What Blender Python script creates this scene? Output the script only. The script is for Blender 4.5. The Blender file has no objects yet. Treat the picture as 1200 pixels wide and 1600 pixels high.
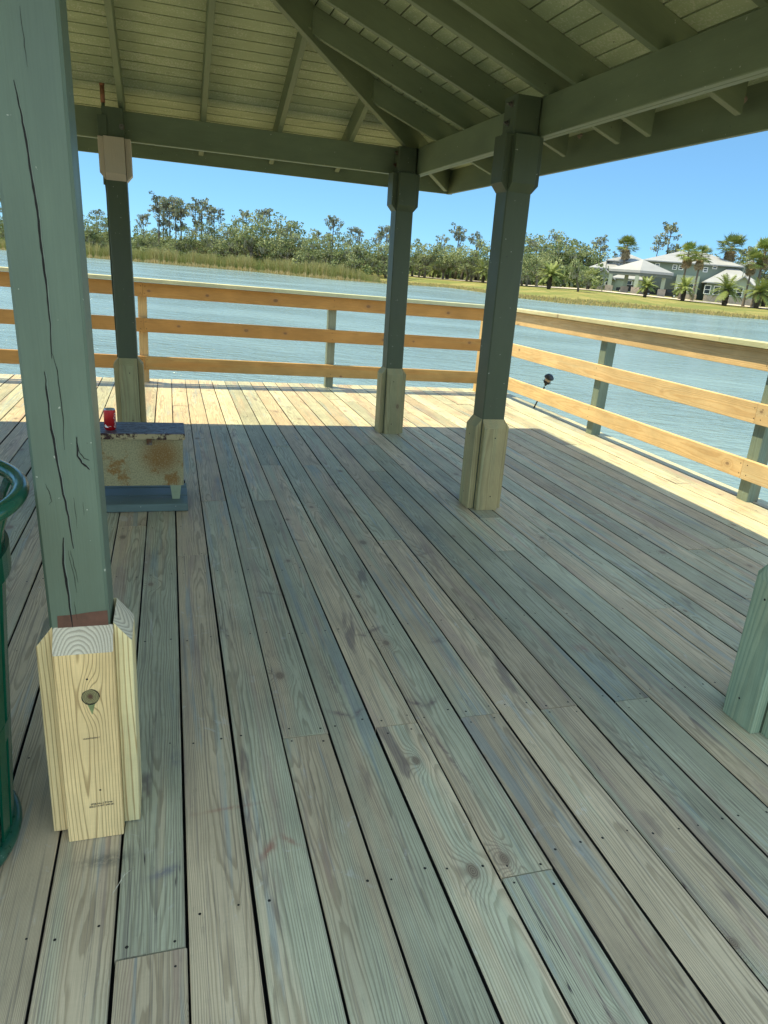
import bpy, math, random
from math import sin, cos, pi, radians, sqrt, atan2, hypot
from mathutils import Vector, Matrix
SUN_E, SKY_E, EXPO = 3.0, .15, 1.42
random.seed(7)
R = random.Random(11)
sc = bpy.context.scene
COL = sc.collection
V = Vector

# ------------------------------------------------------------------ camera
F_PX, YAW, PITCH, ROLL = 1087.9, 0.310428, 0.335256, -0.081536
EYE = V((0, 0, 1.37))
fwd = V((sin(YAW)*cos(PITCH), cos(YAW)*cos(PITCH), -sin(PITCH)))
rt = V((cos(YAW), -sin(YAW), 0)); dn = fwd.cross(rt)
cam_r = rt*cos(ROLL) + dn*sin(ROLL)
cam_d = -rt*sin(ROLL) + dn*cos(ROLL)
cam = bpy.data.cameras.new('camera'); co = bpy.data.objects.new('camera', cam); COL.objects.link(co)
cam.sensor_fit = 'VERTICAL'; cam.sensor_height = 24; cam.lens = F_PX/1600*24
cam.clip_start = 0.02; cam.clip_end = 3000
m = Matrix((cam_r, -cam_d, -fwd)).transposed().to_4x4(); m.translation = EYE
co.matrix_world = m
sc.camera = co
def ray(px, py):
    return cam_r*(px-600) + cam_d*(py-800) + fwd*F_PX
def on_z(px, py, z):
    r = ray(px, py); return EYE + r*((z-EYE.z)/r.z)

# ------------------------------------------------------------------ node helpers
class NT:
    def __init__(s, name, rough=.6, spec=.5):
        s.m = bpy.data.materials.new(name); s.m.use_nodes = True
        s.t = s.m.node_tree; s.b = s.t.nodes['Principled BSDF']
        s.b.inputs['Roughness'].default_value = rough
        s.b.inputs['Specular IOR Level'].default_value = spec
    def put(s, node, key, val):
        if val is None: return
        i = node.inputs[key]
        if isinstance(val, bpy.types.NodeSocket): s.t.links.new(val, i)
        else:
            if hasattr(i.default_value, '__len__'):
                val = tuple(val)
                if len(i.default_value) == 4 and len(val) == 3: val += (1,)
            i.default_value = val
    def n(s, typ, ins=None, out=0, **props):
        nd = s.t.nodes.new('ShaderNode'+typ)
        for k, v in props.items(): setattr(nd, k, v)
        for k, v in (ins or {}).items(): s.put(nd, k, v)
        return nd.outputs[out] if out is not None else nd
    def M(s, op, a, b=None, c=None, clamp=False):
        nd = s.t.nodes.new('ShaderNodeMath'); nd.operation = op; nd.use_clamp = clamp
        for i, v in enumerate((a, b, c)): s.put(nd, i, v)
        return nd.outputs[0]
    def attr(s, name, out='Vector'):
        return s.n('Attribute', out=out, attribute_name=name)
    def sep(s, v):
        nd = s.n('SeparateXYZ', {0: v}, out=None); return nd.outputs[0], nd.outputs[1], nd.outputs[2]
    def comb(s, x, y, z): return s.n('CombineXYZ', {0: x, 1: y, 2: z})
    def scale(s, v, xyz): return s.n('VectorMath', {0: v, 1: xyz}, operation='MULTIPLY')
    def add(s, a, b): return s.n('VectorMath', {0: a, 1: b}, operation='ADD')
    def noise(s, v, sc_=1, det=2, rough=.5, dist=0, out='Fac'):
        return s.n('TexNoise', {'Vector': v, 'Scale': sc_, 'Detail': det, 'Roughness': rough, 'Distortion': dist}, out=out)
    def step(s, x, a, b):
        return s.n('MapRange', {'Value': x, 'From Min': a, 'From Max': b, 'To Min': 0., 'To Max': 1.}, interpolation_type='SMOOTHSTEP')
    def rng(s, x, a, b, c, d):
        return s.n('MapRange', {'Value': x, 'From Min': a, 'From Max': b, 'To Min': c, 'To Max': d})
    def mix(s, f, a, b, mode='MIX'):
        nd = s.t.nodes.new('ShaderNodeMix'); nd.data_type = 'RGBA'; nd.blend_type = mode
        s.put(nd, 0, f); s.put(nd, 6, a); s.put(nd, 7, b); return nd.outputs[2]
    def bump(s, h, strength=.5, dist=.001, normal=None):
        return s.n('Bump', {'Height': h, 'Strength': strength, 'Distance': dist, 'Normal': normal})
    def fin(s, col=None, rough=None, normal=None):
        s.put(s.b, 'Base Color', col); s.put(s.b, 'Roughness', rough)
        if normal is not None: s.t.links.new(normal, s.b.inputs['Normal'])
        return s.m

def wood(name, tan, grn, gmix=(0.45, .6), late=.55, sp=.0055, rough=.7, knots=True, knotcol=(.09, .055, .04),
         spec=.3, endgrain=False, stain=.0, tone=.25, kden=.45, bumpd=.0012, dirt=None, latecol=None, lws=(.3, .8), knot_at=None, lines=0):
    t = NT(name, rough, spec)
    p = t.attr('wp'); bd = t.attr('bd'); u, v, w = t.sep(p); b1, b2, b3 = t.sep(bd)
    low = t.noise(t.comb(t.M('MULTIPLY', u, 8), t.M('MULTIPLY', v, .8), t.M('MULTIPLY', w, 8)), 1, 2)
    r = t.M('SQRT', t.M('ADD', t.M('MULTIPLY', u, u), t.M('MULTIPLY', w, w)))
    r = t.M('ADD', r, t.M('MULTIPLY', t.M('SUBTRACT', low, .5), .042))
    r = t.M('ADD', r, t.M('MULTIPLY', v, t.M('MULTIPLY', t.M('SUBTRACT', b2, .5), .02)))
    wig = t.noise(t.comb(t.M('MULTIPLY', u, 40), t.M('MULTIPLY', v, 6), t.M('MULTIPLY', w, 40)), 1, 2)
    r = t.M('ADD', r, t.M('MULTIPLY', t.M('SUBTRACT', wig, .5), .0045))
    blot0 = t.noise(t.comb(t.M('MULTIPLY', u, 7), t.M('MULTIPLY', v, 1.3), t.M('MULTIPLY', b3, 77.)), 1, 2)
    if knot_at:
        ox, oy, oz = t.sep(t.n('TexCoord', out='Object'))
        q1 = t.M('DIVIDE', t.M('SUBTRACT', ox, knot_at[0]), .021); q2 = t.M('DIVIDE', t.M('SUBTRACT', oz, knot_at[1]), .055)
        r = t.M('ADD', r, t.M('MULTIPLY', t.M('EXPONENT', t.M('MULTIPLY', t.M('ADD', t.M('MULTIPLY', q1, q1), t.M('MULTIPLY', q2, q2)), -1.)), .03))
    kc = None
    if knots:
        K = t.comb(t.M('ADD', t.M('MULTIPLY', u, 1/.16), t.M('MULTIPLY', b1, 37.)), t.M('ADD', t.M('MULTIPLY', v, 1/.55), t.M('MULTIPLY', b3, 91.)), 0.)
        vn = t.n('TexVoronoi', {'Vector': K, 'Scale': 1., 'Randomness': .9}, out=None, voronoi_dimensions='2D')
        pos = vn.outputs['Position']; cr = t.sep(vn.outputs['Color'])
        d = t.n('VectorMath', {0: K, 1: pos}, operation='SUBTRACT')
        d = t.scale(d, (.16, .36, 0.))
        dl = t.n('VectorMath', {0: d}, operation='LENGTH', out='Value')
        on = t.step(cr[0], 1-kden, 1-kden+.02)
        size = t.M('MULTIPLY_ADD', cr[1], .014, .008)
        kd = t.M('DIVIDE', dl, size)
        g = t.M('MULTIPLY', t.M('EXPONENT', t.M('MULTIPLY', t.M('MULTIPLY', kd, kd), -.22)), on)
        r = t.M('ADD', r, t.M('MULTIPLY', g, .02))
        kc = t.M('MULTIPLY', t.M('SUBTRACT', 1., t.step(kd, .55, 1.15)), on)
        halo = t.M('MULTIPLY', t.M('SUBTRACT', 1., t.step(kd, .8, 2.6)), on)
    fr = t.M('FRACT', t.M('DIVIDE', r, t.M('MULTIPLY_ADD', b2, sp*.7, sp*.7)))
    lw = t.M('MULTIPLY', t.step(fr, *lws), t.M('SUBTRACT', 1., t.step(fr, .9, 1.)))
    fib = t.noise(t.comb(t.M('MULTIPLY', u, 700), t.M('MULTIPLY', v, 9), t.M('MULTIPLY', w, 700)), 1, 3, .6)
    saw = t.noise(t.comb(t.M('MULTIPLY', u, 30), t.M('MULTIPLY', v, 260), t.M('MULTIPLY', w, 30)), 1, 1)
    gm = t.noise(t.comb(t.M('MULTIPLY', u, 14), t.M('MULTIPLY', v, .8), t.M('MULTIPLY_ADD', b3, 50., t.M('MULTIPLY', w, 10))), 1, 2, .5)
    gm = t.M('ADD', gm, t.M('MULTIPLY', t.M('SUBTRACT', b1, .5), .5))
    gm = t.step(gm, gmix[0], gmix[1])
    col = t.mix(gm, tan, grn)
    col = t.mix(t.M('MULTIPLY', lw, late), col, latecol if latecol is not None else t.mix(1., col, (.42, .38, .34), 'MULTIPLY'))
    if lines:
        ln = t.noise(t.comb(t.M('MULTIPLY', u, 260), t.M('MULTIPLY', v, 1.6), t.M('MULTIPLY_ADD', b2, 70., t.M('MULTIPLY', w, 210))), 1, 2, .5)
        col = t.mix(t.M('MULTIPLY', t.step(ln, .53, .66), lines), col, (.16, .14, .12))
        ck = t.noise(t.comb(t.M('MULTIPLY', u, 95), t.M('MULTIPLY', v, 1.1), t.M('MULTIPLY_ADD', b1, 40., 0.)), 1, 1, .4)
        col = t.mix(t.M('MULTIPLY', t.M('MULTIPLY', t.step(ck, .485, .5), t.M('SUBTRACT', 1., t.step(ck, .5, .515))), t.step(blot0, .58, .66)), col, (.05, .04, .04))
        s2 = t.noise(t.comb(t.M('MULTIPLY', u, 13), t.M('MULTIPLY', v, 1.0), t.M('MULTIPLY', b1, 61.)), 1, 4, .6, .4)
        col = t.mix(t.M('MULTIPLY', t.step(s2, .56, .66), .45), col, (.36, .25, .20))
        s3 = t.noise(t.comb(t.M('MULTIPLY', u, 17), t.M('MULTIPLY', v, .9), t.M('MULTIPLY', b2, 47.)), 1, 4, .6, .3)
        col = t.mix(t.M('MULTIPLY', t.step(s3, .57, .66), .5), col, (.26, .33, .33))
        s4 = t.noise(t.comb(t.M('MULTIPLY', u, 60), t.M('MULTIPLY', v, 14), t.M('MULTIPLY', b3, 47.)), 1, 5, .75)
        col = t.mix(t.M('MULTIPLY', t.step(s4, .56, .72), .28), col, (.10, .10, .09))
        sc = t.noise(t.comb(t.M('MULTIPLY', u, 9), t.M('MULTIPLY', v, 5), t.M('MULTIPLY', b3, 33.)), 1, 6, .75, 1.2)
        col = t.mix(t.M('MULTIPLY', t.step(sc, .6, .7), .35), col, (.62, .62, .58))
    tn = t.M('MULTIPLY_ADD', b2, tone, 1-tone*.5)
    tn = t.M('MULTIPLY', tn, t.rng(fib, .3, .7, .86, 1.12))
    tn = t.M('MULTIPLY', tn, t.rng(saw, .3, .7, .985, 1.015))
    blot = t.noise(t.comb(t.M('MULTIPLY', u, 6), t.M('MULTIPLY', v, 3), t.M('MULTIPLY_ADD', b1, 20., w)), 1, 4, .6)
    tn = t.M('MULTIPLY', tn, t.rng(blot, .3, .7, .84, 1.14))
    tc = t.comb(tn, tn, tn)
    col = t.mix(1., col, tc, 'MULTIPLY')
    if stain:
        s1 = t.noise(t.comb(t.M('MULTIPLY', u, 10), t.M('MULTIPLY', v, 1.6), t.M('MULTIPLY', b2, 90.)), 1, 4, .65, .6)
        col = t.mix(t.M('MULTIPLY', t.step(s1, .62, .72), stain), col, (.12, .085, .085))
    if kc is not None:
        col = t.mix(t.M('MULTIPLY', halo, .35), col, t.mix(.5, col, (.22, .12, .09)))
        kr = t.M('FRACT', t.M('MULTIPLY', kd, 4.))
        kcc = t.mix(t.M('MULTIPLY', kr, .5), knotcol, tan)
        col = t.mix(t.M('MULTIPLY', kc, .85), col, kcc)
    if dirt: col = dirt(t, col)
    h = t.M('ADD', t.M('MULTIPLY', lw, .5), t.M('MULTIPLY', fib, .6))
    return t.fin(col, t.rng(fib, .3, .7, rough-.08, rough+.1), t.bump(h, .6, bumpd))

def paint(name, col, rough=.5, var=.12, chips=None, spec=.4, worn=0):
    t = NT(name, rough, spec)
    p = t.attr('wp'); bd = t.attr('bd'); b1, b2, b3 = t.sep(bd); u, v, w = t.sep(p)
    q = t.comb(t.M('MULTIPLY', u, 3), v, t.M('MULTIPLY_ADD', b1, 30., t.M('MULTIPLY', w, 3)))
    n1 = t.noise(q, 2.2, 5, .6); n2 = t.noise(t.comb(t.M('MULTIPLY', u, 300), t.M('MULTIPLY', v, 7), t.M('MULTIPLY', w, 300)), 1, 2)
    n3 = t.noise(t.scale(p, (1, 1, 1)), 90, 3, .6)
    k = t.M('MULTIPLY', t.rng(n1, .3, .7, 1-var, 1+var), t.rng(n2, .3, .7, .965, 1.035))
    k = t.M('MULTIPLY', k, t.M('MULTIPLY_ADD', b2, .14, .93))
    c = t.mix(1., col, t.comb(k, k, k), 'MULTIPLY')
    if worn:
        c = t.mix(t.M('MULTIPLY', t.step(t.M('MULTIPLY', n3, t.M('ADD', n1, .5)), .56, .62), worn), c, (.55, .55, .42))
        dd = t.noise(t.comb(t.M('MULTIPLY', u, 30), t.M('MULTIPLY', v, 5), t.M('MULTIPLY', w, 30)), 1, 5, .7)
        c = t.mix(t.M('MULTIPLY', t.step(dd, .58, .75), worn), c, (.07, .08, .05))
    sp = t.noise(p, 55, 2, .5)
    c = t.mix(t.M('MULTIPLY', t.step(sp, .74, .77), .7), c, (.5, .52, .44))
    sp2 = t.noise(t.add(p, (3, 1, 7)), 38, 2, .5)
    c = t.mix(t.M('MULTIPLY', t.step(sp2, .74, .78), .8), c, (.05, .05, .04))
    h = t.M('ADD', n2, t.M('MULTIPLY', n3, .5))
    return t.fin(c, t.rng(n1, .3, .7, rough-.07, rough+.12), t.bump(h, .35, .0008))

def plain(name, col, rough=.5, metal=0, spec=.5, var=.1, scale=8, bump=0, col2=None, thr=(.5, .6)):
    t = NT(name, rough, spec); t.b.inputs['Metallic'].default_value = metal
    p = t.n('TexCoord', out='Object'); n = t.noise(p, scale, 5, .6)
    k = t.rng(n, .3, .7, 1-var, 1+var)
    c = t.mix(1., col, t.comb(k, k, k), 'MULTIPLY')
    if col2: c = t.mix(t.step(n, *thr), c, col2)
    return t.fin(c, t.rng(n, .3, .7, rough*.85, min(1, rough*1.15)), t.bump(n, .5, bump) if bump else None)

def tinted(name, col, col2, rough=.6, trans=0, var=.35, spec=.3):
    """foliage: colour varies by the per-clump attribute and per-object random"""
    t = NT(name, rough, spec)
    a = t.attr('tint', 'Fac'); rnd = t.n('ObjectInfo', out='Random')
    c = t.mix(a, col, col2)
    k = t.M('MULTIPLY_ADD', rnd, var, 1-var/2)
    c = t.mix(1., c, t.comb(k, k, t.M('MULTIPLY', k, .95)), 'MULTIPLY')
    t.put(t.b, 'Base Color', c)
    if trans:
        tr = t.n('BsdfTranslucent', {'Color': c}); mx = t.t.nodes.new('ShaderNodeMixShader')
        t.put(mx, 0, trans); t.t.links.new(t.b.outputs[0], mx.inputs[1]); t.t.links.new(tr, mx.inputs[2])
        t.t.links.new(mx.outputs[0], t.t.nodes['Material Output'].inputs[0])
    return t.m

# ------------------------------------------------------------------ mesh builder
class MB:
    def __init__(s): s.v = []; s.f = []; s.mi = []; s.wp = []; s.bd = []; s.t = []; s.sm = []
    def add(s, vs, fs, mi=0, wp=None, bd=None, tint=0., smooth=False):
        o = len(s.v); s.v += [tuple(x) for x in vs]
        s.f += [tuple(i+o for i in f) for f in fs]; s.mi += ([mi]*len(fs) if not isinstance(mi, list) else mi); s.sm += [smooth]*len(fs)
        s.wp += [tuple(x) for x in (wp or vs)]
        bd = bd or (R.random(), R.random(), R.random()); s.bd += [bd]*len(vs)
        s.t += ([tint]*len(vs) if not isinstance(tint, list) else tint)
    def build(s, name, mats, parent=None, link=True):
        me = bpy.data.meshes.new(name); me.from_pydata(s.v, [], s.f)
        for mt in (mats if isinstance(mats, (list, tuple)) else [mats]): me.materials.append(mt)
        me.polygons.foreach_set('material_index', s.mi); me.polygons.foreach_set('use_smooth', s.sm)
        a = me.attributes.new('wp', 'FLOAT_VECTOR', 'POINT'); a.data.foreach_set('vector', [c for x in s.wp for c in x])
        a = me.attributes.new('bd', 'FLOAT_VECTOR', 'POINT'); a.data.foreach_set('vector', [c for x in s.bd for c in x])
        a = me.attributes.new('tint', 'FLOAT', 'POINT'); a.data.foreach_set('value', s.t)
        me.update()
        o = bpy.data.objects.new(name, me); COL.objects.link(o)
        if parent is not None: o.parent = parent
        return o
    # a sawn board: across U (w), along V (l), thickness W (t); chamfered arrises, sheared ends
    def board(s, org, U, Vv, W, w, l, t, ch=.003, cut0=0, cut1=0, mi=0, endmi=None, pith=None, bd=None, segs=1, warp=0, capz=None, sidemi=None):
        org = V(org); U = V(U).normalized(); Vv = V(Vv).normalized(); W = V(W).normalized()
        prof = [(ch, 0), (w-ch, 0), (w, ch), (w, t-ch), (w-ch, t), (ch, t), (0, t-ch), (0, ch)]
        pu, pw = pith if pith else (w/2+R.uniform(-.05, .05), R.uniform(-.10, -.015) if R.random() < .8 else t+R.uniform(.02, .1))
        vo = R.uniform(0, 60); vs = []; wp = []
        ph = R.uniform(0, 6)
        for k in range(segs+1):
            for (a, b) in prof:
                fr = k/segs
                vv = l*fr
                if k == 0: vv += cut0*(b/t)*t
                if k == segs: vv -= cut1*(b/t)*t
                aa = a + (warp*sin(ph+vv*1.7) if warp else 0)
                vs.append(org + U*aa + Vv*vv + W*b); wp.append((a-pu, vv+vo, b-pw))
        flip = U.cross(Vv).dot(W) > 0
        fs = []; mis = []
        for k in range(segs):
            for i in range(8):
                j = (i+1) % 8; q = (k*8+i, k*8+j, (k+1)*8+j, (k+1)*8+i)
                fs.append(q[::-1] if flip else q); mis.append(sidemi if (sidemi is not None and i in (2, 6)) else mi)
        e0 = tuple(range(7, -1, -1)); e1 = tuple(segs*8+i for i in range(8))
        fs += [e0[::-1] if flip else e0, e1[::-1] if flip else e1]
        mis += [mi if endmi is None else endmi]*2
        s.add(vs, fs, mis, wp, bd)
    def box(s, c0, c1, mi=0, **k):
        x0, y0, z0 = c0; x1, y1, z1 = c1
        vs = [(x0,y0,z0),(x1,y0,z0),(x1,y1,z0),(x0,y1,z0),(x0,y0,z1),(x1,y0,z1),(x1,y1,z1),(x0,y1,z1)]
        s.add(vs, [(0,3,2,1),(4,5,6,7),(0,1,5,4),(1,2,6,5),(2,3,7,6),(3,0,4,7)], mi, **k)
    def tube(s, pts, rads, n=8, mi=0, cap=True, smooth=True, tint=0.):
        pts = [V(p) for p in pts]; vs = []; fs = []
        for i, p in enumerate(pts):
            d = (pts[min(i+1, len(pts)-1)]-pts[max(i-1, 0)]).normalized()
            a = d.cross(V((0, 0, 1)) if abs(d.z) < .9 else V((1, 0, 0))).normalized(); b = d.cross(a)
            r = rads[i] if hasattr(rads, '__len__') else rads
            vs += [p+a*(r*cos(2*pi*k/n))+b*(r*sin(2*pi*k/n)) for k in range(n)]
        for i in range(len(pts)-1):
            for k in range(n):
                j = (k+1) % n; fs.append((i*n+k, (i+1)*n+k, (i+1)*n+j, i*n+j))
        if cap: fs += [tuple(range(n)), tuple((len(pts)-1)*n+k for k in range(n-1, -1, -1))]
        s.add(vs, fs, mi, smooth=smooth, tint=tint)
    def lathe(s, prof, n=32, mi=0, c=(0, 0, 0), smooth=True):
        vs = []; fs = []
        for (r, z) in prof: vs += [(c[0]+r*cos(2*pi*k/n), c[1]+r*sin(2*pi*k/n), c[2]+z) for k in range(n)]
        for i in range(len(prof)-1):
            for k in range(n):
                j = (k+1) % n; fs.append((i*n+k, i*n+j, (i+1)*n+j, (i+1)*n+k))
        s.add(vs, fs, mi, smooth=smooth)
    def torus(s, c, Rr, r, n=48, k=12, mi=0, sq=1.):
        vs = []; fs = []
        for i in range(n):
            a = 2*pi*i/n
            for j in range(k):
                b = 2*pi*j/k; q = Rr+r*cos(b); vs.append((c[0]+q*cos(a), c[1]+q*sin(a), c[2]+r*sq*sin(b)))
        for i in range(n):
            for j in range(k):
                i2 = (i+1) % n; j2 = (j+1) % k; fs.append((i*k+j, i2*k+j, i2*k+j2, i*k+j2))
        s.add(vs, fs, mi, smooth=True)
def tag(o, label=None, cat=None, group=None, kind=None):
    if label: o['label'] = label
    if cat: o['category'] = cat
    if group: o['group'] = group
    if kind: o['kind'] = kind
    return o
def empty(name, loc, label, cat, group=None, rz=0):
    o = bpy.data.objects.new(name, None); COL.objects.link(o); o.location = loc; o.rotation_euler = (0, 0, rz)
    o.empty_display_size = .1
    return tag(o, label, cat, group)
def copy_tree(o, parent=None):
    c = o.copy(); COL.objects.link(c); c.parent = parent
    for ch in o.children: copy_tree(ch, c)
    return c
def text_mesh(txt, size, name='stamp'):
    cu = bpy.data.curves.new(name, 'FONT'); cu.body = txt; cu.size = size; cu.align_x = 'CENTER'; cu.resolution_u = 2; cu.offset = size*.018
    ob = bpy.data.objects.new(name, cu); COL.objects.link(ob); bpy.context.view_layer.update()
    me = bpy.data.meshes.new_from_object(ob.evaluated_get(bpy.context.evaluated_depsgraph_get()))
    vs = [tuple(v.co) for v in me.vertices]; fs = [tuple(p.vertices) for p in me.polygons]
    bpy.data.objects.remove(ob); bpy.data.meshes.remove(me)
    return vs, fs

# ------------------------------------------------------------------ materials
PX, PY, PZ = V((1, 0, 0)), V((0, 1, 0)), V((0, 0, 1))
def deck_marks(t, col):
    # pitch stains, scuffs and a damp patch at fixed places on the boards
    x, y, z = t.sep(t.n('TexCoord', out='Object')); p = t.comb(x, y, 0.)
    n1 = t.noise(p, 45, 4, .65); wx = t.M('MULTIPLY', t.M('SUBTRACT', t.noise(p, 14, 3), .5), .03)
    dk, rd, bl = (.13, .085, .085), (.30, .10, .07), (.09, .10, .17)
    for (cx, cy, a, lx, ly, c, k) in [(.765, 1.865, -40, .036, .012, dk, .8), (.825, 1.86, 42, .034, .011, dk, .75), (.772, 1.62, 8, .006, .22, dk, .7), (.50, 1.85, -38, .034, .010, dk, .75), (.56, 1.845, 40, .034, .010, dk, .7), (.515, 2.02, 4, .005, .16, dk, .6),
          (.76, 2.37, 30, .045, .012, dk, .65), (.70, 2.33, -20, .03, .010, dk, .6), (.205, 1.345, 55, .034, .010, rd, .75), (.262, 1.36, -50, .026, .008, rd, .6), (-.037, 1.325, 20, .035, .012, bl, .6), (-.01, 1.72, 5, .02, .03, bl, .35), (-.17, 1.39, 0, .06, .022, (.07, .08, .07), .7),
          (.12, 1.50, 3, .08, .006, rd, .4), (.99, 2.25, 15, .03, .02, dk, .6), (.38, 2.75, -25, .05, .01, dk, .5), (1.22, 3.1, 20, .05, .012, dk, .5), (.62, 3.35, -30, .05, .012, dk, .5), (1.55, 2.1, 10, .03, .03, rd, .45), (2.05, 1.45, 0, .03, .025, dk, .5), (1.02, 4.3, 25, .06, .012, dk, .5), (1.35, 3.35, 5, .03, .35, (.12, .15, .14), .55)]:
        ca, sa = cos(radians(a)), sin(radians(a)); dx = t.M('ADD', t.M('SUBTRACT', x, cx), wx); dy = t.M('SUBTRACT', y, cy)
        e1 = t.M('DIVIDE', t.M('ADD', t.M('MULTIPLY', dx, ca), t.M('MULTIPLY', dy, sa)), lx); e2 = t.M('DIVIDE', t.M('SUBTRACT', t.M('MULTIPLY', dy, ca), t.M('MULTIPLY', dx, sa)), ly)
        g_ = t.M('EXPONENT', t.M('MULTIPLY', t.M('ADD', t.M('MULTIPLY', e1, e1), t.M('MULTIPLY', e2, e2)), -1.))
        col = t.mix(t.M('MULTIPLY', t.M('MULTIPLY', g_, t.step(n1, .3, .55)), k), col, c)
    return col
M_deck = wood('deck_wood', (.565, .465, .30), (.475, .475, .325), (.40, .64), late=.5, sp=.0032, rough=.52, stain=.6, tone=.36, kden=.2, spec=.45, lws=(.4, .8), lines=.5, dirt=deck_marks)
M_screw = plain('screw_head', (.03, .03, .028), .5, .6)
M_rail_shade = wood('back_rail_wood_shaded', (.42, .225, .065), (.40, .26, .09), (.5, .8), late=.35, sp=.006, rough=.65, tone=.15, kden=.4, latecol=(.30, .14, .04))  # rail wood browned in colour for the shaded faces of the back railing
M_rail_lit = wood('rail_wood_sunlit', (.62, .445, .225), (.58, .46, .26), (.5, .8), late=.35, sp=.006, rough=.65, tone=.15, kden=.4, latecol=(.42, .22, .075))  # same rail wood, paler for the sun on the right railing
M_cap = wood('cap_wood', (.55, .50, .30), (.46, .48, .30), (.4, .7), late=.25, sp=.006, rough=.65, tone=.15, kden=.3)
M_rpost = wood('railing_post_wood', (.22, .25, .18), (.20, .26, .20), (.4, .6), late=.3, sp=.006, rough=.75)
M_rposty = wood('new_post_wood', (.55, .38, .17), (.52, .42, .22), (.5, .8), late=.35, sp=.006, rough=.7)
M_skirt = wood('skirt_wood', (.42, .355, .18), (.33, .33, .18), (.4, .7), late=.38, sp=.006, rough=.7, kden=.3, latecol=(.2, .16, .08))
M_skirtg = wood('skirt_wood_green', (.36, .41, .26), (.29, .39, .27), (.3, .6), late=.38, sp=.007, rough=.7, kden=.2, latecol=(.12, .2, .15))
M_skirtn = wood('skirt_wood_new', (.82, .62, .30), (.74, .66, .36), (.45, .75), late=.75, sp=.0085, rough=.65, knots=False, tone=.05, latecol=(.34, .22, .09), lws=(.62, .86), knot_at=(-.191, .408))
M_end = wood('end_grain', (.70, .64, .48), (.66, .62, .48), (.4, .7), late=.6, sp=.0075, rough=.8, knots=False, tone=.1, latecol=(.30, .25, .17))
M_paint = paint('green_paint_shaded', (.074, .096, .055), .5, .12)  # near post's green again, darkened for the shade on the other posts
M_paintn = paint('green_post_paint', (.108, .155, .112), .42, .14)
M_beam = paint('beam_paint', (.165, .20, .115), .55, .15)
M_ceil = paint('ceiling_paint', (.33, .38, .22), .6, .14, worn=.55)
M_primer = paint('primer_paint', (.55, .46, .36), .6, .08)
M_brown = plain('bare_brown_paint', (.12, .055, .035), .6, var=.25, scale=40)
M_dark = plain('dark_crack', (.008, .008, .007), .9)
M_darklayer = plain('dark_layer', (.03, .03, .028), .9)  # dark layer above the ceiling boards, shows through their seams
M_shing = plain('roof_shingle', (.22, .23, .22), .9, scale=4)
M_gapshade = plain('gap_shade', (.018, .017, .015), .95)  # shade of the deck gaps, painted on board sides and the sheet below
M_litedge = plain('crack_lit_edge', (.15, .20, .16), .7)  # paler strip colour standing in for light on the crack edges
M_steel = plain('bolt_steel', (.16, .15, .13), .5, .7, col2=(.12, .06, .03))
M_ink = plain('ink', (.05, .045, .04), .9)
M_black = plain('black_plastic', (.012, .012, .012), .35)

# ------------------------------------------------------------------ deck
KP, K0 = .1462, .007
Y0D, Y1D, X1D = -4.0, 8.30, None
fixed = {2: [1.76], 4: [1.76], 6: [1.76], 8: [1.755], 10: [1.75], 5: [1.14, 5.3], 1: [4.0], 3: [4.0], -1: [4.72], 14: [2.37, 6.9], 0: [-1.1, 3.2], 7: [3.3], 9: [0.3, 4.6], 11: [3.1]}
deck = MB(); scr = []
for k in range(-34, 28):
    x0 = K0+KP*k
    js = fixed.get(k) or [R.choice([-.6, .02, .62, 1.2, 1.8, 2.4, 3.0]) + (0)]
    js = sorted(js)
    while js[-1] + 4.3 < Y1D: js.append(js[-1]+R.choice([3.0, 3.6, 4.2]))
    while js[0] > Y0D+3.6: js.insert(0, js[0]-3.6)
    ys = [Y0D]+[j for j in js if Y0D+.3 < j < Y1D-.3]+[Y1D+R.uniform(-.004, .006)]
    for a, b in zip(ys[:-1], ys[1:]):
        gl = R.uniform(.0022, .0048); gr = R.uniform(.0022, .0048)
        w = KP-gl-gr; zz = R.uniform(-.0015, .0015); bd = (R.random(), R.random(), R.random())
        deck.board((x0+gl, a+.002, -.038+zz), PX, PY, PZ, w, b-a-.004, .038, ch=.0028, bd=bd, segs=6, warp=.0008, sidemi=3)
        yy = math.ceil((a+.03)/.599)*.599
        sy = [a+.03, b-.03]
        while yy < b-.08:
            if yy > a+.1: sy.append(yy)
            yy += .599
        for y in sy:
            for fu in (.2, .8):
                if R.random() < .93: scr.append((x0+KP*fu+R.uniform(-.006, .006), y+R.uniform(-.015, .015), zz))
for (x, y, z) in scr:
    r = R.uniform(.0028, .0042)
    deck.add([(x+r*cos(i*pi/3), y+r*sin(i*pi/3), z+.0004) for i in range(6)], [tuple(range(6))], 1)
for i in range(-6, 15):
    y = i*.599+.02
    deck.board((-4.9, y, -.25), PY, PX, PZ, .04, 8.95, .2, mi=2)
XR = K0+KP*28
deck.box((-4.9, Y0D+.02, -.0465), (XR-.01, Y1D-.03, -.0405), 3)  # dark sheet added under the boards to blacken the gaps
deck.board((XR-.006, Y0D, -.27), PZ, PY, PX, .228, Y1D-Y0D-.02, .038, mi=2)
deck.board((-4.9, Y1D-.02, -.27), PZ, PX, PY, .228, XR+4.9+.03, .038, mi=2)
for x in (-3.2, -.6, 2.0, 3.9):
    for y in (-3, -.2, 2.6, 5.4, 8.0): deck.board((x, y, -3.2), PX, PZ, PY, .18, 2.94, .18, mi=2)
tag(deck.build('deck', [M_deck, M_screw, M_rpost, M_gapshade]), kind='structure')

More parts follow.
